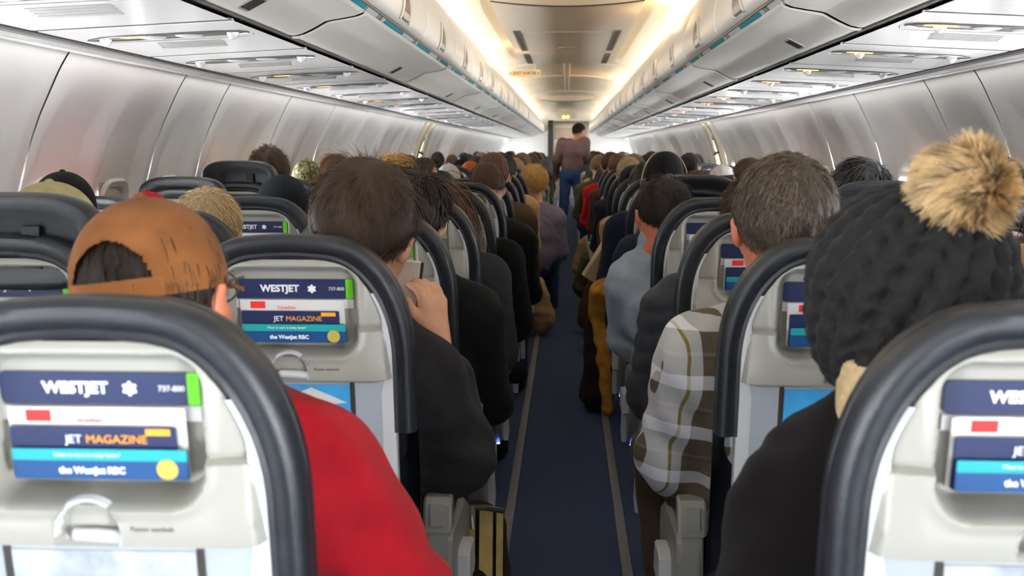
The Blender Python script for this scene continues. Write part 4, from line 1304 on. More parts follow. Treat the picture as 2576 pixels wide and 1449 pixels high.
# ---- headwear
def cap_mesh(J, m, hole=False, rows=26, cols=64, puffy=0.0, low=-0.12, seed=0):
    R = rotm(J['yaw'], J['pitch'], J['roll']); s = J['hs']
    r = np.array((0.089, 0.107, 0.108)) * s; c = np.array((0, -0.008, 0.020)) * s
    b = MB(); P = []
    for i in range(rows + 1):
        t = (PI / 2) * (1 - i / rows * 0.995)      # from rim up to the top
        row = []
        for j in range(cols):
            a = 2 * PI * j / cols
            cz = math.sin(t) if i else 0
            z = low + (1 - low) * math.sin((PI / 2) * i / rows)
            rr = math.sqrt(max(0.0, 1 - max(0, z) ** 2.3)) if z > 0 else 1.0
            x = math.sin(a) * rr; y = math.cos(a) * rr
            g = 1 + puffy * math.sin(3 * a + 5 * z + seed) * (1 - z) + 0.012 * abs(math.sin(3 * a)) * (1 - abs(z))
            if z < 0: g *= 1 - 0.02
            p = c + r * np.array((x * g, y * g, z))
            row.append(tuple(R @ p))
        P.append(row)
    def skip(i, j):
        if not hole: return False
        a = 2 * PI * (j + 0.5) / cols; da = abs(a - PI)
        z = low + (1 - low) * math.sin((PI / 2) * (i + 0.5) / rows)
        return (da / 0.58) ** 2 + (max(0, z - 0.10) / 0.44) ** 2 < 1 and z > 0.10
    b.grid(P, closed_v=True, skip=skip)
    o = b.v.__len__(); b.v.append(tuple(R @ (c + r * np.array((0, 0, 1.0))))); b.f += [(rows * cols + j, rows * cols + (j + 1) % cols, o) for j in range(cols)]; b.m += [0] * cols
    return b.mesh('cap_crown', m, 60)
def brim_mesh(J, m):
    R = rotm(J['yaw'], J['pitch'], J['roll']); s = J['hs']; b = MB()
    top, bot = [], []
    for k in range(7):
        t = k / 6; rt, rb = [], []
        for j in range(17):
            a = -1.0 + 2.0 * j / 16
            x = math.sin(a) * (0.089 + 0.004 * t); y = math.cos(a) * (0.107 + 0.075 * t * math.cos(a) ** 0.5) - 0.008
            z = 0.012 - 0.10 * x * x * 10 * (0.3 + t) * 0.3 - 0.012 * t
            rt.append(tuple(R @ (np.array((x, y, z + 0.002)) * s))); rb.append(tuple(R @ (np.array((x, y, z - 0.002)) * s)))
        top.append(rt); bot.append(rb)
    b.grid(top); b.grid(bot); b.grid([top[-1], bot[-1]]); b.grid([[r_[0] for r_ in top], [r_[0] for r_ in bot]]); b.grid([[r_[-1] for r_ in top], [r_[-1] for r_ in bot]])
    return b.mesh('cap_brim', m, 50)
def button_mesh(J, m):
    R = rotm(J['yaw'], J['pitch'], J['roll']); s = J['hs']; b = MB(); P = []
    for i in range(5):
        a = PI / 2 * i / 4; P.append([tuple(R @ (np.array((0.009 * math.cos(a) * math.cos(2 * PI * j / 12), -0.008 + 0.009 * math.cos(a) * math.sin(2 * PI * j / 12), 0.127 + 0.006 * math.sin(a))) * s)) for j in range(12)])
    b.grid(P, closed_v=True); return b.mesh('cap_button', m, 60)
def strap_mesh(J, m, z0=-0.115, z1=0.03):
    R = rotm(J['yaw'], J['pitch'], J['roll']); s = J['hs']; b = MB(); P = []
    r = np.array((0.0905, 0.1085, 0.108)) * s; c = np.array((0, -0.008, 0.020)) * s
    for z in np.linspace(z0, z1, 5):
        P.append([tuple(R @ (c + r * np.array((math.sin(a), math.cos(a), z)) * np.array((1.01, 1.01, 1)))) for a in np.linspace(PI - 0.72, PI + 0.72, 24)])
    b.grid(P)
    return b.mesh('cap_strap', m, 60)
def beanie_mesh(J, m, slouch=0.0, rib=34, amp=0.0015):
    R = rotm(J['yaw'], J['pitch'], J['roll']); s = J['hs']; b = MB(); P = []
    r = np.array((0.088, 0.106, 0.112)) * s; c = np.array((0, -0.008, 0.020)) * s
    for i in range(31):
        z = -0.30 + 1.30 * math.sin(PI / 2 * i / 30); row = []
        rr = math.sqrt(max(0, 1 - max(0, z) ** 2.4))
        for j in range(rib * 4):
            a = 2 * PI * j / (rib * 4); g = 1 + amp * 10 * math.sin(rib * a) * 0.6 * (1 - max(0, z))
            row.append(tuple(R @ (c + r * np.array((math.sin(a) * rr * g, math.cos(a) * rr * g, z)))))
        P.append(row)
    b.grid(P, closed_v=True); return b.mesh('beanie', m, 60)

DROOT = {}
def obj_mat(o, m):
    """give this object its own material without touching the shared mesh"""
    o.material_slots[0].link = 'OBJECT'; o.material_slots[0].material = m
_T = {}
def template(kind, **kw):
    if kind in _T: return _T[kind]
    J = DEF(); J.update(kw)
    _T[kind] = dict(J=J, body=body_mesh(J, 0.0085, SKIN['fair']), shirt=shirt_mesh(J, 0.011, cloth('navy', '#1c2436'), amp=0.005),
                    pants=pants_mesh(J, 0.013, cloth('denim', '#2c3d5c')), shoeL=shoe_mesh(J, 'L', cloth('shoe_black', '#17171a')), shoeR=shoe_mesh(J, 'R', cloth('shoe_black', '#17171a')))
    return _T[kind]
_H = {}
def cached(key, fn):
    if key not in _H: _H[key] = fn()
    return _H[key]
def person(x, y, ztop, label, shirt, hair=('short', 'brown'), hat=None, skin='fair', kind='front', rz=0.0, bighat=0.0, w=1.0, group='passengers seated', pants=None, n=900, hatmat=None):
    """a seated passenger of the shared build, with own clothes, hair and headwear"""
    T = template(kind, **KINDS_P[kind]); J = T['J']
    hz = ztop - (0.135 if hat in ('cap', 'beanie') else 0.122)
    x = max(-1.43, min(1.43, x)) if abs(x) < 1.7 else x; w = 0.9 if abs(x) > 1.3 else w
    base = (x, y + 0.10, 0.47)
    root = empty('person', base, label, 'person', group)
    def put(name, me, m=None, parent=root):
        o = link(name, me, parent)
        if parent is root: o.matrix_local = Matrix.Translation((0, y - base[1], hz - base[2])) @ Matrix.Rotation(rz, 4, 'Z') @ Matrix.Diagonal((w, 1, 1, 1))
        if m: obj_mat(o, m)
        return o
    bd = put('body', T['body'], SKIN[skin])
    put('shirt', T['shirt'], shirt); put('trousers', T['pants'], pants or cloth('denim', '#2c3d5c'))
    put('shoe', T['shoeL']); put('shoe', T['shoeR'])
    if hair:
        st, col = hair[:2]; hk = (st, col, kind, n, hat is not None); un = {'under': 0.0, 'n': n // 2} if hat else {'n': n}
        par = {'short': dict(length=0.028, lift=0.12), 'long': dict(length=0.30, lift=0.1, mess=0.08), 'bob': dict(length=0.16, lift=0.1, mess=0.08),
               'curly': dict(length=0.05, lift=0.7, curl=0.9, mess=0.6, shell=0.024), 'buzz': dict(length=0.012, lift=0.6), 'tall': dict(length=0.05, lift=0.8, curl=0.2)}[st]
        put('hair', cached(hk, lambda: hair_mesh(J, {'curly': 'tall', 'buzz': 'short'}.get(st, st), col, seed=len(_H), width=0.0016, **par, **un)))
    if hat == 'cap':
        cp = put('baseball_cap', cached(('cap', kind), lambda: cap_mesh(J, M_leather)), hatmat)
        put('cap_brim', cached(('brim', kind), lambda: brim_mesh(J, M_leather)), hatmat, cp); put('cap_button', cached(('btn', kind), lambda: button_mesh(J, M_leather)), hatmat, cp)
    if hat == 'beanie': put('beanie', cached(('beanie', kind), lambda: beanie_mesh(J, M_leather)), hatmat)
    return root
KINDS_P = {'front': {}, 'turned': dict(yaw=-55), 'lean': dict(pitch=22, yaw=12), 'left': dict(yaw=30, roll=-6)}
HZ = 0.13
def rowd(r): return ROWY[r] + 0.27
def P_(px, d): return (px - 1425) * d / 2800
def Z_(py, d): return EZ - (py - 376) * d / 2800

# shared clothes
C_navy = cloth('navy', '#1c2436'); C_black = cloth('black', '#0e0e10'); C_grey = cloth('grey', '#6f7276'); C_dgrey = cloth('dark_grey', '#2c2d31')
C_red = cloth('red', '#b01a26'); C_tan = cloth('tan', '#a98f63'); C_white = cloth('white', '#d6d5d2'); C_teal = cloth('teal', '#1c6f80'); C_brown = cloth('brown', '#4a3728')
C_green = cloth('green', '#1f7a45'); C_maroon = cloth('maroon', '#5a2730'); C_blue = cloth('light_blue', '#8fa6c4'); C_beige = cloth('beige', '#b59d7e'); C_olive = cloth('olive', '#4c4a33')
C_khaki = cloth('khaki_cap', '#a59a70')
M_camo = bpy.data.materials.new('camouflage'); M_camo.use_nodes = True
def camo():
    nt = M_camo.node_tree; b = nt.nodes['Principled BSDF']; tc = nt.nodes.new('ShaderNodeTexCoord'); n = nt.nodes.new('ShaderNodeTexNoise'); n.inputs['Scale'].default_value = 32; n.inputs['Detail'].default_value = 1.5
    r = nt.nodes.new('ShaderNodeValToRGB'); r.color_ramp.interpolation = 'CONSTANT'
    cs = [(0.0, '#4b4a30'), (0.45, '#8a8b5c'), (0.53, '#6b5136'), (0.60, '#b4b27c'), (0.66, '#39402a')]
    while len(r.color_ramp.elements) < len(cs): r.color_ramp.elements.new(0.5)
    for e, (p, c) in zip(r.color_ramp.elements, cs): e.position = p; e.color = (*hexc(c), 1)
    nt.links.new(tc.outputs['Object'], n.inputs['Vector']); nt.links.new(n.outputs['Fac'], r.inputs['Fac']); nt.links.new(r.outputs['Color'], b.inputs['Base Color']); b.inputs['Roughness'].default_value = 0.9
camo()

# (side, row, seat, px of the head centre, py of the head top, options, label)
def sit(r, px, py, label, shirt, **k):
    d = rowd(r) + k.pop('dd', 0)
    return person(P_(px, d), d, Z_(py, d), label, shirt, **k)
# left block
sit(2, 108, 447, 'person in a pale khaki cap behind the raised headrest on the left', C_dgrey, hat='cap', hatmat=C_khaki, hair=('short', 'darkbrown'), pants=C_olive)
sit(3, 142, 424, 'person in a black baseball cap with button by the left wall', C_black, hat='cap', hatmat=C_black, hair=('short', 'black'))
sit(3, 515, 474, 'person with pale grey-blond hair behind the brown cap man', C_beige, hair=('short', 'paleblond'), n=3500)
sit(3, 1040, 443, 'person with wavy dark brown hair and black hood behind the left second aisle seat', C_black, hair=('tall', 'darkbrown'), kind='lean', n=4500)
sit(4, 225, 476, 'person in a red top low by the left wall, next to the black cap', C_red, hat='cap', hatmat=C_red, hair=('short', 'brown'))
sit(4, 708, 436, 'person in a dark navy knitted cap in the left block, fourth row middle', C_navy, hat='beanie', hatmat=cloth('navy_knit', '#1d2129'), hair=None)
sit(4, 1092, 454, 'person with long strawberry blond hair beside the dark haired man', C_grey, hair=('long', 'reddish'), n=1800)
sit(5, 1103, 440, 'person with smooth dark brown hair on the fifth left aisle seat', C_dgrey, hair=('short', 'darkbrown'))
sit(6, 620, 386, 'person with messy brown curls above the raised headrest by the left wall', C_brown, hair=('curly', 'midbrown'), n=5000)
sit(6, 912, 428, 'person with short yellow blond hair showing above the left sixth row', C_white, hair=('short', 'blond'))
sit(6, 1226, 410, 'person with brown hair and a black collar beside the ginger haired man', C_black, hair=('short', 'midbrown'), kind='lean')
sit(7, 732, 397, 'person in a camouflage cap by the left wall', C_olive, hat='cap', hatmat=M_camo, hair=('short', 'brown'))
sit(7, 998, 391, 'person with smooth long golden blond hair in the left block', C_beige, hair=('bob', 'blond'), n=2600)
sit(7, 1242, 384, 'person with short ginger hair and pink ears on the seventh left aisle seat', C_brown, hair=('short', 'reddish'), n=1500)
sit(8, 821, 391, 'person with a round chestnut bob by the left wall', C_maroon, hair=('bob', 'auburn'), n=2000)
sit(8, 1063, 418, 'person in a dark blue cap beside the golden blond hair', C_navy, hat='cap', hatmat=C_navy, hair=('short', 'brown'))
sit(9, 893, 409, 'person in a black cap by the left wall beyond the chestnut bob', C_black, hat='cap', hatmat=C_black, hair=('short', 'black'))
sit(9, 1068, 396, 'person with short brown hair turning to the aisle, face in profile', C_grey, kind='turned', hair=('short', 'midbrown'))
sit(10, 957, 404, 'person in a black knitted cap by the left wall', C_dgrey, hat='beanie', hatmat=C_black, hair=None)
sit(10, 1130, 409, 'person in a pale grey cap in the left block', C_white, hat='cap', hatmat=C_white, hair=('short', 'greyblond'))
sit(10, 1345, 424, 'person with curly blond hair leaning into the aisle on the left', cloth('mauve', '#7d7890'), hair=('curly', 'blond'), n=4000)
sit(11, 1031, 390, 'person with dark hair by the left wall near the exit row', C_navy, hair=('short', 'darkbrown'))
sit(12, 1185, 402, 'person in an orange cap far down the left block', C_tan, hat='cap', hatmat=cloth('rust', '#a8572e'), hair=('short', 'brown'))
sit(13, 1096, 397, 'person with black hair by the left wall at the exit door', C_black, hair=('short', 'black'))
sit(13, 1160, 398, 'person in a black cap with a white edge far left', C_black, hat='cap', hatmat=C_black, hair=('short', 'black'))
sit(14, 1205, 395, 'person with dark brown hair before the far left rows', C_brown, hair=('short', 'darkbrown'))
sit(19, 1345, 392, 'person in a bright green cap far down the aisle on the left', C_green, hat='cap', hatmat=C_green, hair=('short', 'brown'))
# right block
sit(2, 2660, 470, 'person in a bright red top at the right edge beside the pompom hat', cloth('bright_red', '#e3203a'), hair=('short', 'brown'), dd=0.1)
sit(4, 2592, 400, 'person with short black hair cut off by the right edge', C_black, hair=('buzz', 'black'), n=2500)
sit(5, 1750, 430, 'person with auburn hair over the raised headrest on the right', C_brown, hair=('short', 'auburn'), n=1500)
sit(6, 2222, 413, 'person with dark hair between the shiny black hair and the pompom', C_dgrey, hair=('short', 'darkbrown'))
sit(7, 1878, 397, 'person with brown hair behind the grey haired man, right block', C_grey, hair=('short', 'midbrown'), kind='left')
sit(8, 1602, 425, 'person with low dark red hair beside the headphones', C_maroon, hair=('short', 'auburn'))
sit(8, 1812, 411, 'person in a white cap in the right block', C_white, hat='cap', hatmat=cloth('bright_white', '#eeeeec'), hair=('short', 'brown'))
sit(9, 1850, 420, 'person in a red cap beside the white cap on the right', C_red, hat='cap', hatmat=C_red, hair=('short', 'brown'))
sit(10, 1592, 387, 'person with light brown hair on the tenth right aisle seat', C_beige, hair=('short', 'lightbrown'), n=1500)
sit(10, 1730, 385, 'person with short dark hair in front of the right exit door', C_tan, hair=('short', 'darkbrown'))
sit(12, 1535, 382, 'person with brown hair and red scarf far down the right aisle', C_red, hair=('short', 'midbrown'))
sit(14, 1506, 389, 'person with sandy hair beside the standing attendant', C_olive, hair=('short', 'lightbrown'))
# aisle passengers mostly hidden behind their seats; shoulders and sleeves show
aisle = [(-1, 4, C_dgrey, 0), (-1, 8, C_dgrey, 0), (-1, 9, C_tan, 0), (-1, 11, C_black, 0), (-1, 12, C_blue, 0), (-1, 13, C_teal, 0), (-1, 15, C_beige, 0), (-1, 17, C_olive, 0),
         (1, 5, C_navy, 0), (1, 7, C_tan, 0), (1, 9, C_navy, 0), (1, 11, C_brown, 0), (1, 13, C_blue, 0), (1, 16, C_beige, 0)]
hc = ['midbrown', 'darkbrown', 'black', 'greyblond', 'reddish', 'lightbrown', 'brown']
names = {'midbrown': 'brown', 'darkbrown': 'dark brown', 'black': 'black', 'greyblond': 'grey-blond', 'reddish': 'ginger', 'lightbrown': 'light brown', 'brown': 'deep brown'}
done = set()
for i, (s, r, sh, _) in enumerate(aisle):
    if (s, r) in ((-1, 4), (1, 5)): continue
    d = rowd(r); col = hc[i % len(hc)]
    person(s * 0.43, d, 1.20 + 0.02 * (i % 3), 'person with %s hair in the %s aisle seat, %s row' % (names[col], SIDE[s], ORD[r]), sh, hair=('short', col), n=500, rz=-s * 0.15)
rr = random.Random(5)
clist = [C_navy, C_black, C_grey, C_brown, C_tan, C_white, C_maroon, C_olive, C_blue]
cn = {id(C_navy): 'navy', id(C_black): 'black', id(C_grey): 'grey', id(C_brown): 'brown', id(C_tan): 'tan', id(C_white): 'white', id(C_maroon): 'maroon', id(C_olive): 'olive', id(C_blue): 'light blue'}
for r in range(15, 26):
    for s in (-1, 1):
        for c in (0, 1, 2):
            if rr.random() < 0.35 or (c == 0 and (s, r) in [(a[0], a[1]) for a in aisle]): continue
            if s < 0 and r == 19 and c == 0: continue
            col = rr.choice(hc); sh = rr.choice(clist)
            person(s * (SX[c] - 0.03 * (c == 0)), rowd(r), 1.20 + 0.05 * rr.random(), '%s haired person in %s, far %s %s seat, %s row' % (names[col], cn[id(sh)], SIDE[s], PLACE[c], ORD[r]), sh,
                   hair=('short', col), n=250, group='distant passengers')

# ================================================================ the passengers close to the camera
def hero(H, J, label, bodyh=0.0065, base=None, group='passengers seated', rootname='person'):
    """H = head centre in world; J joints given relative to H"""
    base = base or (H[0], H[1] + 0.10, 0.47)
    root = empty(rootname, base, label, 'person', group)
    off = Vector(H) - Vector(base)
    def put(name, me, parent=None, m=None):
        o = link(name, me, parent or root)
        if parent is None: o.location = off
        if m: obj_mat(o, m)
        return o
    return root, put
def rel(H, **pts):
    return {k: tuple(np.array(v) - np.array(H)) for k, v in pts.items()}

# --- man in the brown cap and red hoodie, first row left
H = (P_(372, 1.42), 1.42, 1.074)
J = DEF(); J.update(yaw=-7, pitch=2, roll=-7, hs=1.06, arm=1.25, w=1.05)
J.update(rel(H, N=(-0.50, 1.41, 0.925), SL=(-0.66, 1.41, 0.85), SR=(-0.335, 1.42, 0.850), EL=(-0.72, 1.45, 0.62), ER=(-0.235, 1.47, 0.645), WL=(-0.62, 1.68, 0.60), WR=(-0.33, 1.70, 0.60),
             C=(-0.50, 1.43, 0.76), B=(-0.49, 1.46, 0.62), P=(-0.48, 1.48, 0.54), HL=(-0.58, 1.50, 0.54), HR=(-0.39, 1.50, 0.54), KL=(-0.62, 1.82, 0.55), KR=(-0.37, 1.82, 0.55),
             AL=(-0.60, 1.80, 0.10), AR=(-0.38, 1.80, 0.10), FL=(-0.60, 1.95, 0.04), FR=(-0.38, 1.95, 0.04)))
root, put = hero(H, J, 'person in a brown cap and red hoodie, closest on the left')
M_rh = cloth('red_hoodie', '#94101c', bump=0.8, bscale=500, var=0.15, vscale=14)
put('body', body_mesh(J, 0.007, SKIN['ruddy']))
put('hooded_top', shirt_mesh(J, 0.009, M_rh, thick=0.020, amp=0.009, hood=True, seed=1.3))
put('trousers', pants_mesh(J, 0.012, cloth('denim', '#2c3d5c'))); put('shoe', shoe_mesh(J, 'L', C_black)); put('shoe', shoe_mesh(J, 'R', C_black))
put('hair', hair_mesh(J, 'short', 'darkbrown', 4500, seed=3, length=0.035, lift=0.25, mess=0.5, shell=0.006, nape=0.22, width=0.0009, under=0.10))
M_bc = cloth('brown_canvas', '#754a28', bump=0.5, bscale=380, var=0.22, vscale=18)
cp = put('baseball_cap', cap_mesh(J, M_bc, hole=True, rows=60, cols=160, puffy=0.012, low=-0.10))
o = put('cap_strap', strap_mesh(J, cloth('strap', '#8c5a33', bump=0.4), -0.10, 0.11), cp)
put('cap_brim', brim_mesh(J, M_bc), cp); put('cap_button', button_mesh(J, M_bc), cp)
# glasses arm and lens rim at the right temple
R = rotm(J['yaw'], J['pitch'], J['roll'])
def hpt(p, s=1.06): return tuple(R @ (np.array(p) * s))
b = MB()
for q in (-1, 1):
    b.tube([hpt((q * 0.084, 0.0, 0.012)), hpt((q * 0.080, 0.06, 0.014)), hpt((q * 0.070, 0.104, 0.014))], 0.0018, 6)
    b.tube([hpt((q * 0.036 + 0.027 * math.cos(2 * PI * k / 20), 0.106 - 0.006 * abs(math.cos(2 * PI * k / 20)), 0.004 + 0.021 * math.sin(2 * PI * k / 20))) for k in range(21)], 0.0016, 6)
b.tube([hpt((-0.010, 0.108, 0.010)), hpt((0.010, 0.108, 0.010))], 0.0016, 6)
put('glasses', b.mesh('glasses', M_darkplastic, 60))

# --- man with thick brown hair, dark hoodie, holding a phone, second row left
H = (P_(912, 2.16), 2.16, 1.098)
J = DEF(); J.update(yaw=-8, pitch=14, roll=6, hs=1.10, arm=1.25, w=1.03)
J.update(rel(H, N=(-0.42, 2.14, 0.935), SL=(-0.58, 2.15, 0.86), SR=(-0.290, 2.16, 0.812), EL=(-0.64, 2.22, 0.62), ER=(-0.222, 2.20, 0.650), WL=(-0.50, 2.42, 0.62), WR=(-0.274, 2.33, 0.862),
             C=(-0.43, 2.16, 0.76), B=(-0.45, 2.20, 0.62), P=(-0.46, 2.25, 0.54), HL=(-0.55, 2.27, 0.54), HR=(-0.37, 2.27, 0.54), KL=(-0.58, 2.60, 0.55), KR=(-0.34, 2.60, 0.55),
             AL=(-0.58, 2.58, 0.10), AR=(-0.34, 2.58, 0.10), FL=(-0.58, 2.73, 0.04), FR=(-0.34, 2.73, 0.04)))
J['sleeveR'] = 0.70; J['handR'] = 'hold'; J['upR'] = (0.8, -0.6, 0.25); J['dirR'] = (-0.10, 0.10, 1.0)
root, put = hero(H, J, 'person with thick brown hair and charcoal hoodie holding up a phone')
put('body', body_mesh(J, 0.0052, SKIN['fair']))
put('hooded_top', shirt_mesh(J, 0.009, cloth('charcoal_hoodie', '#242325', bump=0.8, bscale=500), thick=0.020, amp=0.005, collar=0.6, seed=2.1))
put('trousers', pants_mesh(J, 0.012, C_navy)); put('shoe', shoe_mesh(J, 'L', C_black)); put('shoe', shoe_mesh(J, 'R', C_black))
put('hair', hair_mesh(J, 'tall', 'brown', 11000, seed=5, length=0.045, lift=0.13, mess=0.5, shell=0.014, nape=0.04, width=0.0009))
# the phone
ph = empty('phone', (-0.362, 2.38, 0.890), 'pale phone held up by the hand beside the second left seat', 'phone')
b = MB(); b.prism(rrect(-0.036, 0.036, 0.0, 0.150, 0.008), 'y', -0.004, 0.004, 0.0015); bo = b.build('case', mat('phone_case', '#e6ddd0', 0.5), ph)
b = MB(); b.prism(rrect(-0.033, 0.033, 0.006, 0.144, 0.004), 'y', 0.0035, 0.0048); b.build('screen', mat('phone_glass', '#15171b', 0.1), ph)
b = MB(); b.prism(rrect(0.031, 0.038, 0.0, 0.150, 0.003), 'y', -0.0045, 0.0045, 0.001); b.build('edge', M_darkplastic, ph)
ph.rotation_euler = (math.radians(12), math.radians(7), math.radians(8))

# --- grey haired man in the plaid shirt, second row right
M_plaid = bpy.data.materials.new('plaid_cloth'); M_plaid.use_nodes = True
def plaid():
    nt = M_plaid.node_tree; N = nt.nodes; L = nt.links; b = N['Principled BSDF']; b.inputs['Roughness'].default_value = 0.9; b.inputs['Specular IOR Level'].default_value = 0.2
    tc = N.new('ShaderNodeTexCoord'); sp = N.new('ShaderNodeSeparateXYZ')
    nz = N.new('ShaderNodeTexNoise'); nz.inputs['Scale'].default_value = 9
    ad = N.new('ShaderNodeVectorMath'); ad.operation = 'MULTIPLY_ADD'; ad.inputs[1].default_value = (0.014, 0.014, 0.014)
    L.new(tc.outputs['Object'], nz.inputs['Vector']); L.new(nz.outputs['Color'], ad.inputs[0]); L.new(tc.outputs['Object'], ad.inputs[2]); L.new(ad.outputs[0], sp.inputs[0])
    def stripes(src, scale, stops, off):
        m = N.new('ShaderNodeMath'); m.operation = 'MULTIPLY_ADD'; m.inputs[1].default_value = scale; m.inputs[2].default_value = off + 40; L.new(src, m.inputs[0])
        fr = N.new('ShaderNodeMath'); fr.operation = 'FRACT'; L.new(m.outputs[0], fr.inputs[0])
        r = N.new('ShaderNodeValToRGB'); r.color_ramp.interpolation = 'CONSTANT'
        while len(r.color_ramp.elements) < len(stops): r.color_ramp.elements.new(0.5)
        for e, (p, c) in zip(r.color_ramp.elements, stops): e.position = p; e.color = (*hexc(c), 1)
        L.new(fr.outputs[0], r.inputs['Fac']); return r.outputs['Color']
    sx = N.new('ShaderNodeMath'); sx.operation = 'MULTIPLY_ADD'; sx.inputs[1].default_value = 0.3; L.new(sp.outputs['Y'], sx.inputs[0]); L.new(sp.outputs['X'], sx.inputs[2])
    base = [(0, '#4a4234'), (0.34, '#c9ccce'), (0.60, '#4a4234'), (0.86, '#3a3530'), (0.93, '#6a624e')]
    vert = [(0, '#5a5040'), (0.30, '#dfe3e6'), (0.60, '#8a7c3a'), (0.65, '#c3c7ca'), (0.82, '#4c4639')]
    h = stripes(sp.outputs['Z'], 9.5, base, 0.1); v = stripes(sx.outputs[0], 9.0, vert, 0.53)
    mx = N.new('ShaderNodeMixRGB'); mx.inputs[0].default_value = 0.5; L.new(h, mx.inputs[1]); L.new(v, mx.inputs[2]); L.new(mx.outputs[0], b.inputs['Base Color'])
plaid()
H = (P_(1966, 2.17), 2.17, 1.122)
J = DEF(); J.update(yaw=4, pitch=2, roll=1, hs=1.13, arm=1.35, w=1.12)
J.update(rel(H, N=(0.43, 2.15, 0.95), SL=(0.272, 2.15, 0.86), SR=(0.60, 2.15, 0.86), EL=(0.232, 2.24, 0.645), ER=(0.66, 2.20, 0.63), WL=(0.33, 2.44, 0.60), WR=(0.52, 2.42, 0.62),
             C=(0.43, 2.17, 0.77), B=(0.44, 2.22, 0.63), P=(0.45, 2.26, 0.54), HL=(0.34, 2.28, 0.54), HR=(0.56, 2.28, 0.54), KL=(0.235, 2.60, 0.55), KR=(0.60, 2.62, 0.56),
             AL=(0.27, 2.66, 0.10), AR=(0.58, 2.60, 0.10), FL=(0.27, 2.82, 0.04), FR=(0.58, 2.75, 0.04)))
root, put = hero(H, J, 'person with short grey-brown hair and a plaid shirt, second right aisle seat')
put('body', body_mesh(J, 0.0055, SKIN['ruddy']))
put('plaid_shirt', shirt_mesh(J, 0.009, M_plaid, thick=0.020, amp=0.0055, collar=0.5, seed=4.2))
put('trousers', pants_mesh(J, 0.012, cloth('brown_trousers', '#3e3022'))); put('shoe', shoe_mesh(J, 'L', C_brown)); put('shoe', shoe_mesh(J, 'R', C_brown))
put('hair', hair_mesh(J, 'short', 'grey', 12000, seed=8, length=0.030, lift=0.22, curl=0.3, mess=0.30, shell=0.010, nape=0.0, width=0.0008))

# --- woman with the black knitted pompom hat, first row right
H = (P_(2278, 1.42), 1.42, 1.075)
J = DEF(); J.update(yaw=6, pitch=-4, roll=4, hs=1.0, arm=1.15, w=1.0)
J.update(rel(H, N=(0.435, 1.41, 0.915), SL=(0.320, 1.42, 0.795), SR=(0.60, 1.41, 0.80), EL=(0.262, 1.48, 0.60), ER=(0.66, 1.46, 0.62), WL=(0.35, 1.70, 0.58), WR=(0.52, 1.68, 0.60),
             C=(0.44, 1.43, 0.76), B=(0.45, 1.46, 0.62), P=(0.46, 1.48, 0.54), HL=(0.37, 1.50, 0.54), HR=(0.56, 1.50, 0.54), KL=(0.35, 1.80, 0.55), KR=(0.60, 1.82, 0.55),
             AL=(0.36, 1.79, 0.10), AR=(0.58, 1.80, 0.10), FL=(0.36, 1.93, 0.04), FR=(0.58, 1.95, 0.04)))
root, put = hero(H, J, 'person in a black knitted hat with a big tan fur pompom, closest on the right')
put('body', body_mesh(J, 0.007, SKIN['fair']))
put('sweater', shirt_mesh(J, 0.009, cloth('black_sweater', '#080506', bump=0.8, bscale=400), thick=0.028, amp=0.004, collar=0.8, seed=0.4))
put('trousers', pants_mesh(J, 0.012, C_black)); put('shoe', shoe_mesh(J, 'L', C_black)); put('shoe', shoe_mesh(J, 'R', C_black))
put('hair', hair_mesh(J, 'long', 'paleblond', 1600, seed=9, length=0.20, lift=0.0, mess=0.05, shell=0.006, width=0.0010, under=-0.060))
# bulky hat with slanted cable ribs
def knit_hat():
    b = MB(); P = []; R = rotm(8, -8, 6)
    rows, cols = 90, 220
    for i in range(rows + 1):
        t = i / rows; ph = -0.42 * PI + t * 0.915 * PI         # latitude
        row = []
        for j in range(cols):
            a = 2 * PI * j / cols
            cab = math.sin(10 * (a + 0.55 * t * 2) ) ; cross = math.sin(26 * t * PI + 3 * math.sin(10 * (a + 1.1 * t)))
            bmp = 0.011 * abs(cab) ** 0.7 + 0.0035 * cross * (1 - abs(cab) * 0.5) + 0.0012 * math.sin(90 * a) * math.cos(120 * t)
            fade = min(1, (1 - t) * 6) * min(1, t * 8 + 0.2)
            rr = 0.121 + bmp * fade
            zz = 0.142
            lo_ = 1.0 if ph > 0 else 0.96
            row.append(tuple(R @ np.array((rr * lo_ * math.cos(ph) ** 0.8 * math.sin(a), (rr + 0.006) * lo_ * math.cos(ph) ** 0.8 * math.cos(a), (zz + bmp * fade * 0.4) * math.sin(ph) + 0.008))))
        P.append(row)
    b.grid(P, closed_v=True)
    o = len(b.v); b.v.append(tuple(R @ np.array((0, 0, 0.150)))); b.f += [(rows * cols + j, rows * cols + (j + 1) % cols, o) for j in range(cols)]; b.m += [0] * cols
    return b.mesh('knitted_hat', cloth('black_knit', '#040406', bump=1.0, bscale=260, spec=0.35, rough=0.75), 70)
kh = put('knitted_hat', knit_hat())
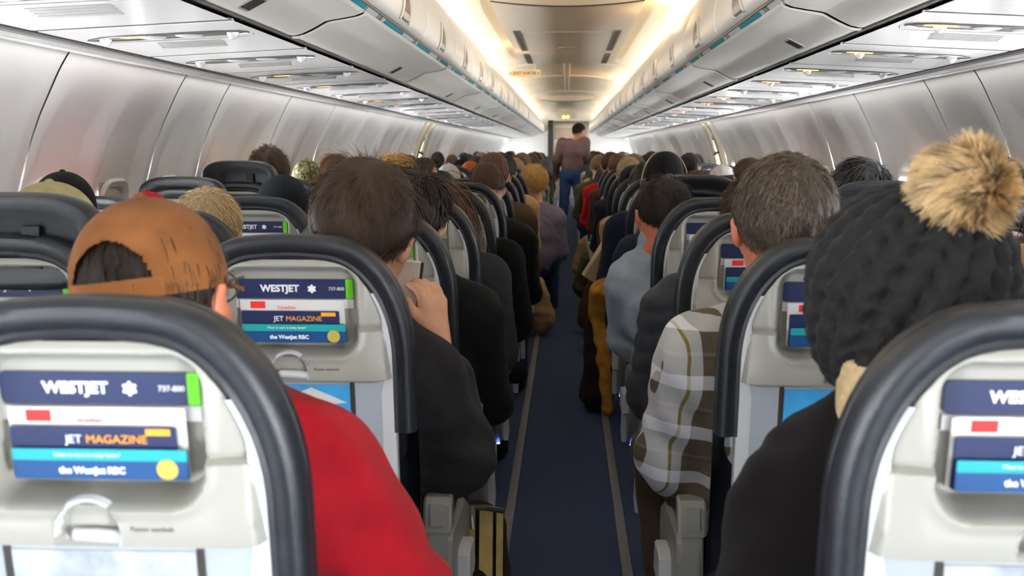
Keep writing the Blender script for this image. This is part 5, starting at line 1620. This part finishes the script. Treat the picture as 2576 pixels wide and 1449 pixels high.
def fur_ball(c, r, n, L):
    rg = np.random.default_rng(21); V = []; F = []; T = []
    u = rg.standard_normal((n, 3)); u /= np.linalg.norm(u, axis=1)[:, None]
    cl = rg.standard_normal((70, 3)); cl /= np.linalg.norm(cl, axis=1)[:, None]
    who = (u @ cl.T).argmax(1); cd = cl[who]; ct = rg.random(70)[who]
    swirl = np.cross(u, np.array((0.3, 0.4, 0.85)))
    d = u * 0.65 + swirl * 0.75 + (cd - u) * 1.1 + np.array((0, 0, -0.25)) + rg.standard_normal((n, 3)) * 0.12; d /= np.linalg.norm(d, axis=1)[:, None]
    p = np.array(c) + u * r * (0.55 + 0.40 * rg.random((n, 1)) ** 0.5)
    w = np.cross(d, u) + 0.3 * rg.standard_normal((n, 3)); w /= np.linalg.norm(w, axis=1)[:, None]
    ln = L * (0.6 + 0.6 * rg.random((n, 1)))
    pts = [p]
    for k in range(3):
        p = p + d * ln / 3; d = d + np.array((0, 0, -0.16)) + swirl * 0.12; d /= np.linalg.norm(d, axis=1)[:, None]; pts.append(p)
    vs = []
    for k, q in enumerate(pts):
        wd = 0.0011 * (1 - 0.28 * k); vs += [q - w * wd, q + w * wd]
    VS = np.stack(vs, 1).reshape(-1, 3)
    base = (np.arange(n) * 8)[:, None]
    FS = np.concatenate([base + np.array([2 * k, 2 * k + 1, 2 * k + 3, 2 * k + 2]) for k in range(3)])
    patch = 0.5 + 0.5 * np.sin(5.5 * u[:, 0] + 3 * np.sin(4 * u[:, 2] + 1)) * np.cos(4.5 * u[:, 2] + 2.5 * u[:, 1])
    tint = np.repeat(np.clip(0.05 + 0.3 * ct + 0.65 * patch ** 0.7 + 0.10 * rg.standard_normal(n), 0, 1), 8).reshape(n, 8)
    tint = np.clip(tint - np.array([0.30, 0.30, 0.12, 0.12, 0, 0, -0.05, -0.05]), 0, 1).ravel()
    b = MB(); P = []
    for i in range(13):
        a = -PI / 2 + PI * i / 12; P.append([(c[0] + r * 0.72 * math.cos(a) * math.cos(2 * PI * j / 20), c[1] + r * 0.72 * math.cos(a) * math.sin(2 * PI * j / 20), c[2] + r * 0.72 * math.sin(a)) for j in range(20)])
    b.grid(P, closed_v=True); n0 = len(b.v)
    me = bpy.data.meshes.new('pompom'); me.from_pydata(b.v + VS.tolist(), [], b.f + [tuple(x) for x in (FS + n0).tolist()])
    at = me.attributes.new('tint', 'FLOAT', 'POINT'); at.data.foreach_set('value', np.concatenate([np.full(n0, 0.02), tint]).astype(np.float32))
    m = mat('tan_fur', '#a88f68', 0.6, tint=0.62, spec=0.3); me.materials.append(m); me.shade_smooth(); return me
PC = (P_(2382, 1.37) - H[0], 1.355 - H[1], Z_(478, 1.36) - H[2])
put('pompom', fur_ball(PC, 0.056, 15000, 0.026), kh)

# --- man in the pale grey-blue pullover, fourth row right, leaning to the aisle
H = (P_(1664, 3.74), 3.74, 1.045)
J = DEF(); J.update(yaw=6, pitch=6, roll=9, hs=1.0, arm=1.15)
J.update(rel(H, N=(0.31, 3.73, 0.905), SL=(0.218, 3.74, 0.825), SR=(0.46, 3.73, 0.84), EL=(0.215, 3.84, 0.615), ER=(0.54, 3.8, 0.60), WL=(0.33, 4.03, 0.60), WR=(0.46, 4.0, 0.60),
             C=(0.34, 3.75, 0.74), B=(0.38, 3.79, 0.62), P=(0.42, 3.83, 0.54), HL=(0.33, 3.85, 0.54), HR=(0.51, 3.85, 0.54), KL=(0.30, 4.18, 0.55), KR=(0.54, 4.18, 0.55),
             AL=(0.31, 4.16, 0.10), AR=(0.53, 4.16, 0.10), FL=(0.31, 4.31, 0.04), FR=(0.53, 4.31, 0.04)))
root, put = hero(H, J, 'person with short dark hair and a pale blue-grey pullover leaning to the aisle')
put('body', body_mesh(J, 0.0065, SKIN['ruddy']))
put('pullover', shirt_mesh(J, 0.009, cloth('pale_pullover', '#98a4b2', var=0.06), thick=0.012, amp=0.006, collar=1.7, seed=5.5))
put('trousers', pants_mesh(J, 0.012, cloth('denim', '#2c3d5c'))); put('shoe', shoe_mesh(J, 'L', C_black)); put('shoe', shoe_mesh(J, 'R', C_black))
put('hair', hair_mesh(J, 'tall', 'darkbrown', 5000, seed=18, length=0.034, lift=0.7, curl=0.3, mess=0.4, shell=0.006, width=0.0011))

# --- person with the padded jacket, third row right, head hidden behind the grey haired man
def simple_hero(H, lab, J2, cl, hair, hk, sk='fair', up=None, top='jacket', extra=None, puff=0.0, thick=0.018, hh=0.0075):
    J = DEF(); J.update(J2)
    root, put = hero(H, J, lab)
    put('body', body_mesh(J, hh, SKIN[sk])); put(top, shirt_mesh(J, 0.010, cl, thick=thick, amp=0.003, puff=puff, collar=0.5))
    put('trousers', pants_mesh(J, 0.013, C_dgrey)); put('shoe', shoe_mesh(J, 'L', C_black)); put('shoe', shoe_mesh(J, 'R', C_black))
    if hair: put('hair', hair_mesh(J, *hair, **hk))
    return root, put, J
simple_hero((0.50, 2.98, 1.08), 'person in a quilted dark grey jacket behind the third right aisle seat',
            dict(SL=(-0.195, -0.01, -0.25), EL=(-0.235, 0.04, -0.47), arm=1.35), cloth('quilted_grey', '#34363d', rough=0.6), ('short', 'brown', 1500), dict(), puff=0.010, thick=0.022)
# --- shiny black hair with a bun, fourth row middle right
M_shiny = mat('hair_shinyblack', '#0c0d10', 0.22, tint=0.3, spec=0.8); HAIRCOL['shinyblack'] = '#0c0d10'
root, put, J = simple_hero((P_(2150, 3.76), 3.76, 1.115), 'person with glossy black hair tied back beside the pompom hat, right block', dict(yaw=4), C_black,
            ('short', 'shinyblack', 4000), dict(length=0.07, lift=0.02, mess=0.06, shell=0.014, nape=0.1), hh=0.009)
f = Field((-0.12, -0.2, -0.15), (0.12, 0.05, 0.1), 0.006); f.ell((-0.035, -0.105, -0.005), (0.048, 0.036, 0.044), 0.02)
f.warp(lambda X, Y, Z: 0.0035 * np.sin(160 * (X + 0.6 * Z) + 25 * Y))
put('hair_bun', f.mesh('hair_bun', M_shiny))
# --- black beanie with headphones, sixth row right, navy jacket
H = (P_(1670, 5.33), 5.33, Z_(380, 5.33) - 0.132)
root, put, J = simple_hero(H, 'person in a black knitted cap with pale headphones, right aisle seat', dict(arm=1.3, SL=(-0.19, -0.02, -0.25), EL=(-0.24, 0.0, -0.52), WL=(-0.14, 0.25, -0.56), w=1.05), cloth('navy_jacket', '#1a2235'), None, None, hh=0.009, thick=0.022)
put('beanie', beanie_mesh(J, cloth('charcoal_knit', '#1b1c1f')))
b = MB(); b.box(-0.005, 0.028, -0.119, -0.113, 0.0, 0.028); put('cap_label', b.mesh('cap_label', cloth('label_grey', '#8d8a88'), 0))
b = MB(); pts = [(0.108 * math.cos(a), 0.0, -0.02 + 0.155 * math.sin(a)) for a in np.linspace(-0.12, PI + 0.12, 26)]
R_ = []
for p in pts: R_.append([(p[0] * q, yy, p[2] * q + 0.0) for q, yy in ((1.0, -0.012), (1.035, -0.012), (1.035, 0.012), (1.0, 0.012))])
b.grid(R_, closed_v=True)
hp_ = put('headphones', b.mesh('headphones', mat('headphone_grey', '#c9c6bd', 0.35), 30))
for q in (-1, 1):
    b = MB(); b.tube([(q * 0.086, 0, -0.035), (q * 0.094, 0, -0.035), (q * 0.112, 0, -0.035), (q * 0.116, 0, -0.035)], [0.030, 0.036, 0.034, 0.022], 18)
    put('ear_cup', b.mesh('ear_cup', mat('ear_cup_dark', '#47433f', 0.45), 40), hp_)
# --- navy sleeve passenger, fifth row right
simple_hero((0.50, 4.56, 1.03), 'person in a dark navy coat low in the fifth right aisle seat', dict(SL=(-0.21, -0.02, -0.20), EL=(-0.25, 0.05, -0.46), arm=1.4), C_navy, ('short', 'black', 400), dict(), hh=0.01)
simple_hero((-0.47, 3.74, 1.02), 'person in a grey knit jumper hidden behind the fourth left seat', dict(SR=(0.19, -0.02, -0.19), ER=(0.225, 0.03, -0.44), arm=1.35), C_dgrey, ('short', 'brown', 400), dict(), hh=0.01)
simple_hero((-0.46, 4.55, 1.0), 'person in a black coat low beside the fifth left aisle seat', dict(SR=(0.19, -0.02, -0.19), ER=(0.235, 0.03, -0.44), arm=1.5), C_black, None, dict(), hh=0.01)

# --- attendant standing in the aisle
H = (P_(1456, 17.0), 17.0, Z_(312, 17.0) - 0.12)
J = DEF(); J.update(yaw=-50, pitch=8, roll=0, hs=1.0, arm=1.1, w=1.02)
J.update(rel(H, N=(0.13, 16.97, H[2] - 0.165), SL=(-0.07, 16.97, 1.37), SR=(0.28, 16.98, 1.38), EL=(-0.15, 17.0, 1.10), ER=(0.31, 17.08, 1.12), WL=(-0.15, 17.12, 0.92), WR=(0.21, 17.16, 1.38),
             C=(0.10, 16.98, 1.25), B=(0.09, 16.99, 1.05), P=(0.085, 17.0, 0.93), HL=(-0.005, 17.0, 0.88), HR=(0.17, 17.0, 0.88), KL=(-0.03, 17.03, 0.48), KR=(0.20, 17.0, 0.48),
             AL=(-0.05, 17.02, 0.10), AR=(0.22, 16.95, 0.10), FL=(-0.06, 17.17, 0.04), FR=(0.24, 17.10, 0.04)))
root, put = hero(H, J, 'attendant person standing in the aisle in a brown-mauve sweater and blue jeans', base=(0.085, 17.0, 0.0), group='cabin crew')
put('body', body_mesh(J, 0.009, SKIN['tan'])); put('sweater', shirt_mesh(J, 0.011, cloth('mauve_sweater', '#7c6462'), thick=0.012, amp=0.004, hem=-0.04))
J['w'] = 1.16; put('jeans', pants_mesh(J, 0.011, cloth('jeans', '#3b5a8c'))); put('shoe', shoe_mesh(J, 'L', C_brown)); put('shoe', shoe_mesh(J, 'R', C_brown))
put('hair', hair_mesh(J, 'short', 'darkbrown', 2500, seed=31, length=0.03, lift=0.4))

# ================================================================ bags and coats by the aisle
def blob(name, lo, hi, h, fn, m, label, cat, wr=0.004, fs=40, extra=None, loc=None):
    f = Field(lo, hi, h); fn(f)
    if wr: f.warp(wrinkle(wr, fs))
    me = f.mesh(name, m)
    c = loc or ((lo[0] + hi[0]) / 2, (lo[1] + hi[1]) / 2, lo[2])
    me.transform(Matrix.Translation((-c[0], -c[1], -c[2])))
    o = link(name, me, None, c); tag(o, label, cat); return o
# mustard jacket over the fifth right armrest
def fj(f):
    f.ell((0.20, 5.2, 0.62), (0.075, 0.16, 0.05), 0.04); f.cap((0.165, 5.15, 0.60), (0.155, 5.2, 0.50), 0.055, 0.05, 0.04)
    f.cap((0.165, 5.2, 0.48), (0.20, 5.1, 0.06), 0.040, 0.026, 0.03)
blob('jacket', (0.04, 4.9, 0.0), (0.34, 5.5, 0.75), 0.008, fj, cloth('mustard', '#a8742a', var=0.3, vscale=25), 'mustard yellow jacket hanging over an armrest down to the carpet', 'jacket', 0.005, 45)
def fb(f):
    f.ell((0.155, 5.35, 0.10), (0.085, 0.14, 0.10), 0.05); f.cap((0.16, 5.3, 0.2), (0.15, 5.4, 0.42), 0.075, 0.055, 0.05)
blob('coat', (0.0, 5.1, 0.0), (0.30, 5.65, 0.60), 0.009, fb, cloth('dark_brown_coat', '#231a17'), 'dark brown coat bundled on the carpet behind the mustard jacket', 'coat', 0.005, 40)
b = MB(); b.prism([(-0.05, 0.0), (0.05, 0.0), (0.065, 0.20), (-0.065, 0.20)], 'x', -0.045, 0.045, 0.003)
o = b.build('paper_bag', mat('kraft_paper', '#a58d70', 0.7, var=0.1, vscale=12), None, 30, (0.125, 5.75, 0.60)); o.rotation_euler = (0, math.radians(32), 0.1); tag(o, 'tan paper bag tilted towards the aisle above the mustard jacket', 'bag')
# khaki backpack beside the second left seat
bp = empty('backpack', (-0.215, 2.62, 0.0), 'black backpack with khaki stripes standing beside the left seats', 'backpack')
f = Field((-0.13, -0.18, -0.02), (0.14, 0.20, 0.52), 0.008); f.cap((0.0, 0, 0.07), (0.0, 0.02, 0.34), 0.085, 0.075, 0.03); f.cap((0, -0.03, 0.10), (0, -0.03, 0.24), 0.085, 0.08, 0.03); f.warp(wrinkle(0.003, 30))
link('bag_body', f.mesh('bag_body', cloth('black_bag', '#17130f')), bp)
M_kh = cloth('khaki_strap', '#a08a54', bump=0.5)
for x in (-0.050, -0.012, 0.030, 0.062):
    b = MB(); w_ = 0.016 if x in (-0.012, 0.030) else 0.008
    R_ = []
    for t in np.linspace(0, 1, 14):
        z = 0.02 + 0.40 * t; y = -0.115 + 0.045 * t ** 2 + 0.02 * abs(x) * 10
        R_.append([(x - w_, y, z), (x - w_, y - 0.006, z), (x + w_, y - 0.006, z), (x + w_, y, z)])
    b.grid(R_); b.build('stripe', M_kh, bp)
b = MB(); b.tube([(-0.06, -0.09, 0.425), (-0.03, -0.11, 0.44), (0.03, -0.11, 0.44), (0.07, -0.07, 0.42)], 0.007, 8); b.build('zip', M_darkplastic, bp)
b = MB(); b.tube([(0.0, -0.118, 0.445), (0.0, -0.123, 0.425)], 0.007, 8); b.tube([(0.0, -0.123, 0.425), (0.003, -0.127, 0.395)], 0.006, 8); b.build('zip_pull', M_metal, bp)
f = Field((-0.12, -0.15, 0.36), (0.12, 0.15, 0.56), 0.008); f.ell((-0.055, -0.04, 0.425), (0.03, 0.05, 0.022), 0.02); link('top_flap', f.mesh('top_flap', M_kh), bp)
# black coat corner on the left, teal bag, jeans knee side bag, boots
def fk(f): f.cap((-0.30, 4.35, 0.42), (-0.20, 4.45, 0.37), 0.075, 0.045, 0.04); f.cap((-0.30, 4.40, 0.30), (-0.28, 4.45, 0.05), 0.06, 0.05, 0.04)
blob('coat', (-0.45, 4.1, 0.0), (-0.08, 4.7, 0.55), 0.009, fk, cloth('black_coat', '#0f1012'), 'black coat spilling over a left armrest towards the aisle', 'coat', 0.006, 45)
def ft(f): f.cap((-0.16, 12.4, 0.10), (-0.18, 12.5, 0.36), 0.10, 0.05, 0.04); f.ell((-0.13, 12.4, 0.05), (0.11, 0.13, 0.055), 0.04)
blob('bag', (-0.36, 12.1, 0.0), (0.08, 12.8, 0.5), 0.012, ft, cloth('teal_bag', '#16748a'), 'bright teal bag on the aisle carpet far down on the left', 'bag', 0.006, 40)
def fbt(f): f.cap((-0.09, 12.9, 0.05), (-0.12, 12.9, 0.42), 0.07, 0.06, 0.04); f.cap((-0.09, 12.9, 0.04), (-0.03, 12.75, 0.04), 0.055, 0.04, 0.03)
blob('boot', (-0.25, 12.5, 0.0), (0.08, 13.1, 0.5), 0.012, fbt, cloth('brown_boot', '#4a3a2c'), 'brown boot standing in the aisle behind the teal bag', 'boot', 0.004, 40)
def fs_(f): f.cap((-0.30, 4.35, 0.05), (-0.215, 4.30, 0.045), 0.045, 0.04, 0.02); f.cap((-0.31, 4.37, 0.05), (-0.32, 4.38, 0.14), 0.042, 0.045, 0.02)
for i, (px, r, cl, lab) in enumerate(((0.22, 7.6, C_brown, 'brown bag strap bundle hanging beside the seventh right seat'), (0.20, 9.4, C_olive, 'olive bag beside the ninth right aisle seat'),
                                      (0.20, 11.0, C_tan, 'tan bag beside the eleventh right aisle seat'), (-0.21, 7.5, C_tan, 'tan bag hanging beside the left eighth row'), (-0.20, 9.8, C_dgrey, 'dark grey bag beside the left eleventh row'))):
    def fx(f, px=px, r=r): f.cap((px, r, 0.35), (px * 0.8, r + 0.05, 0.12), 0.075, 0.10, 0.04)
    blob('bag', (px - 0.2, r - 0.25, 0.0), (px + 0.2, r + 0.3, 0.55), 0.012, fx, cl, lab, 'bag', 0.008, 45)
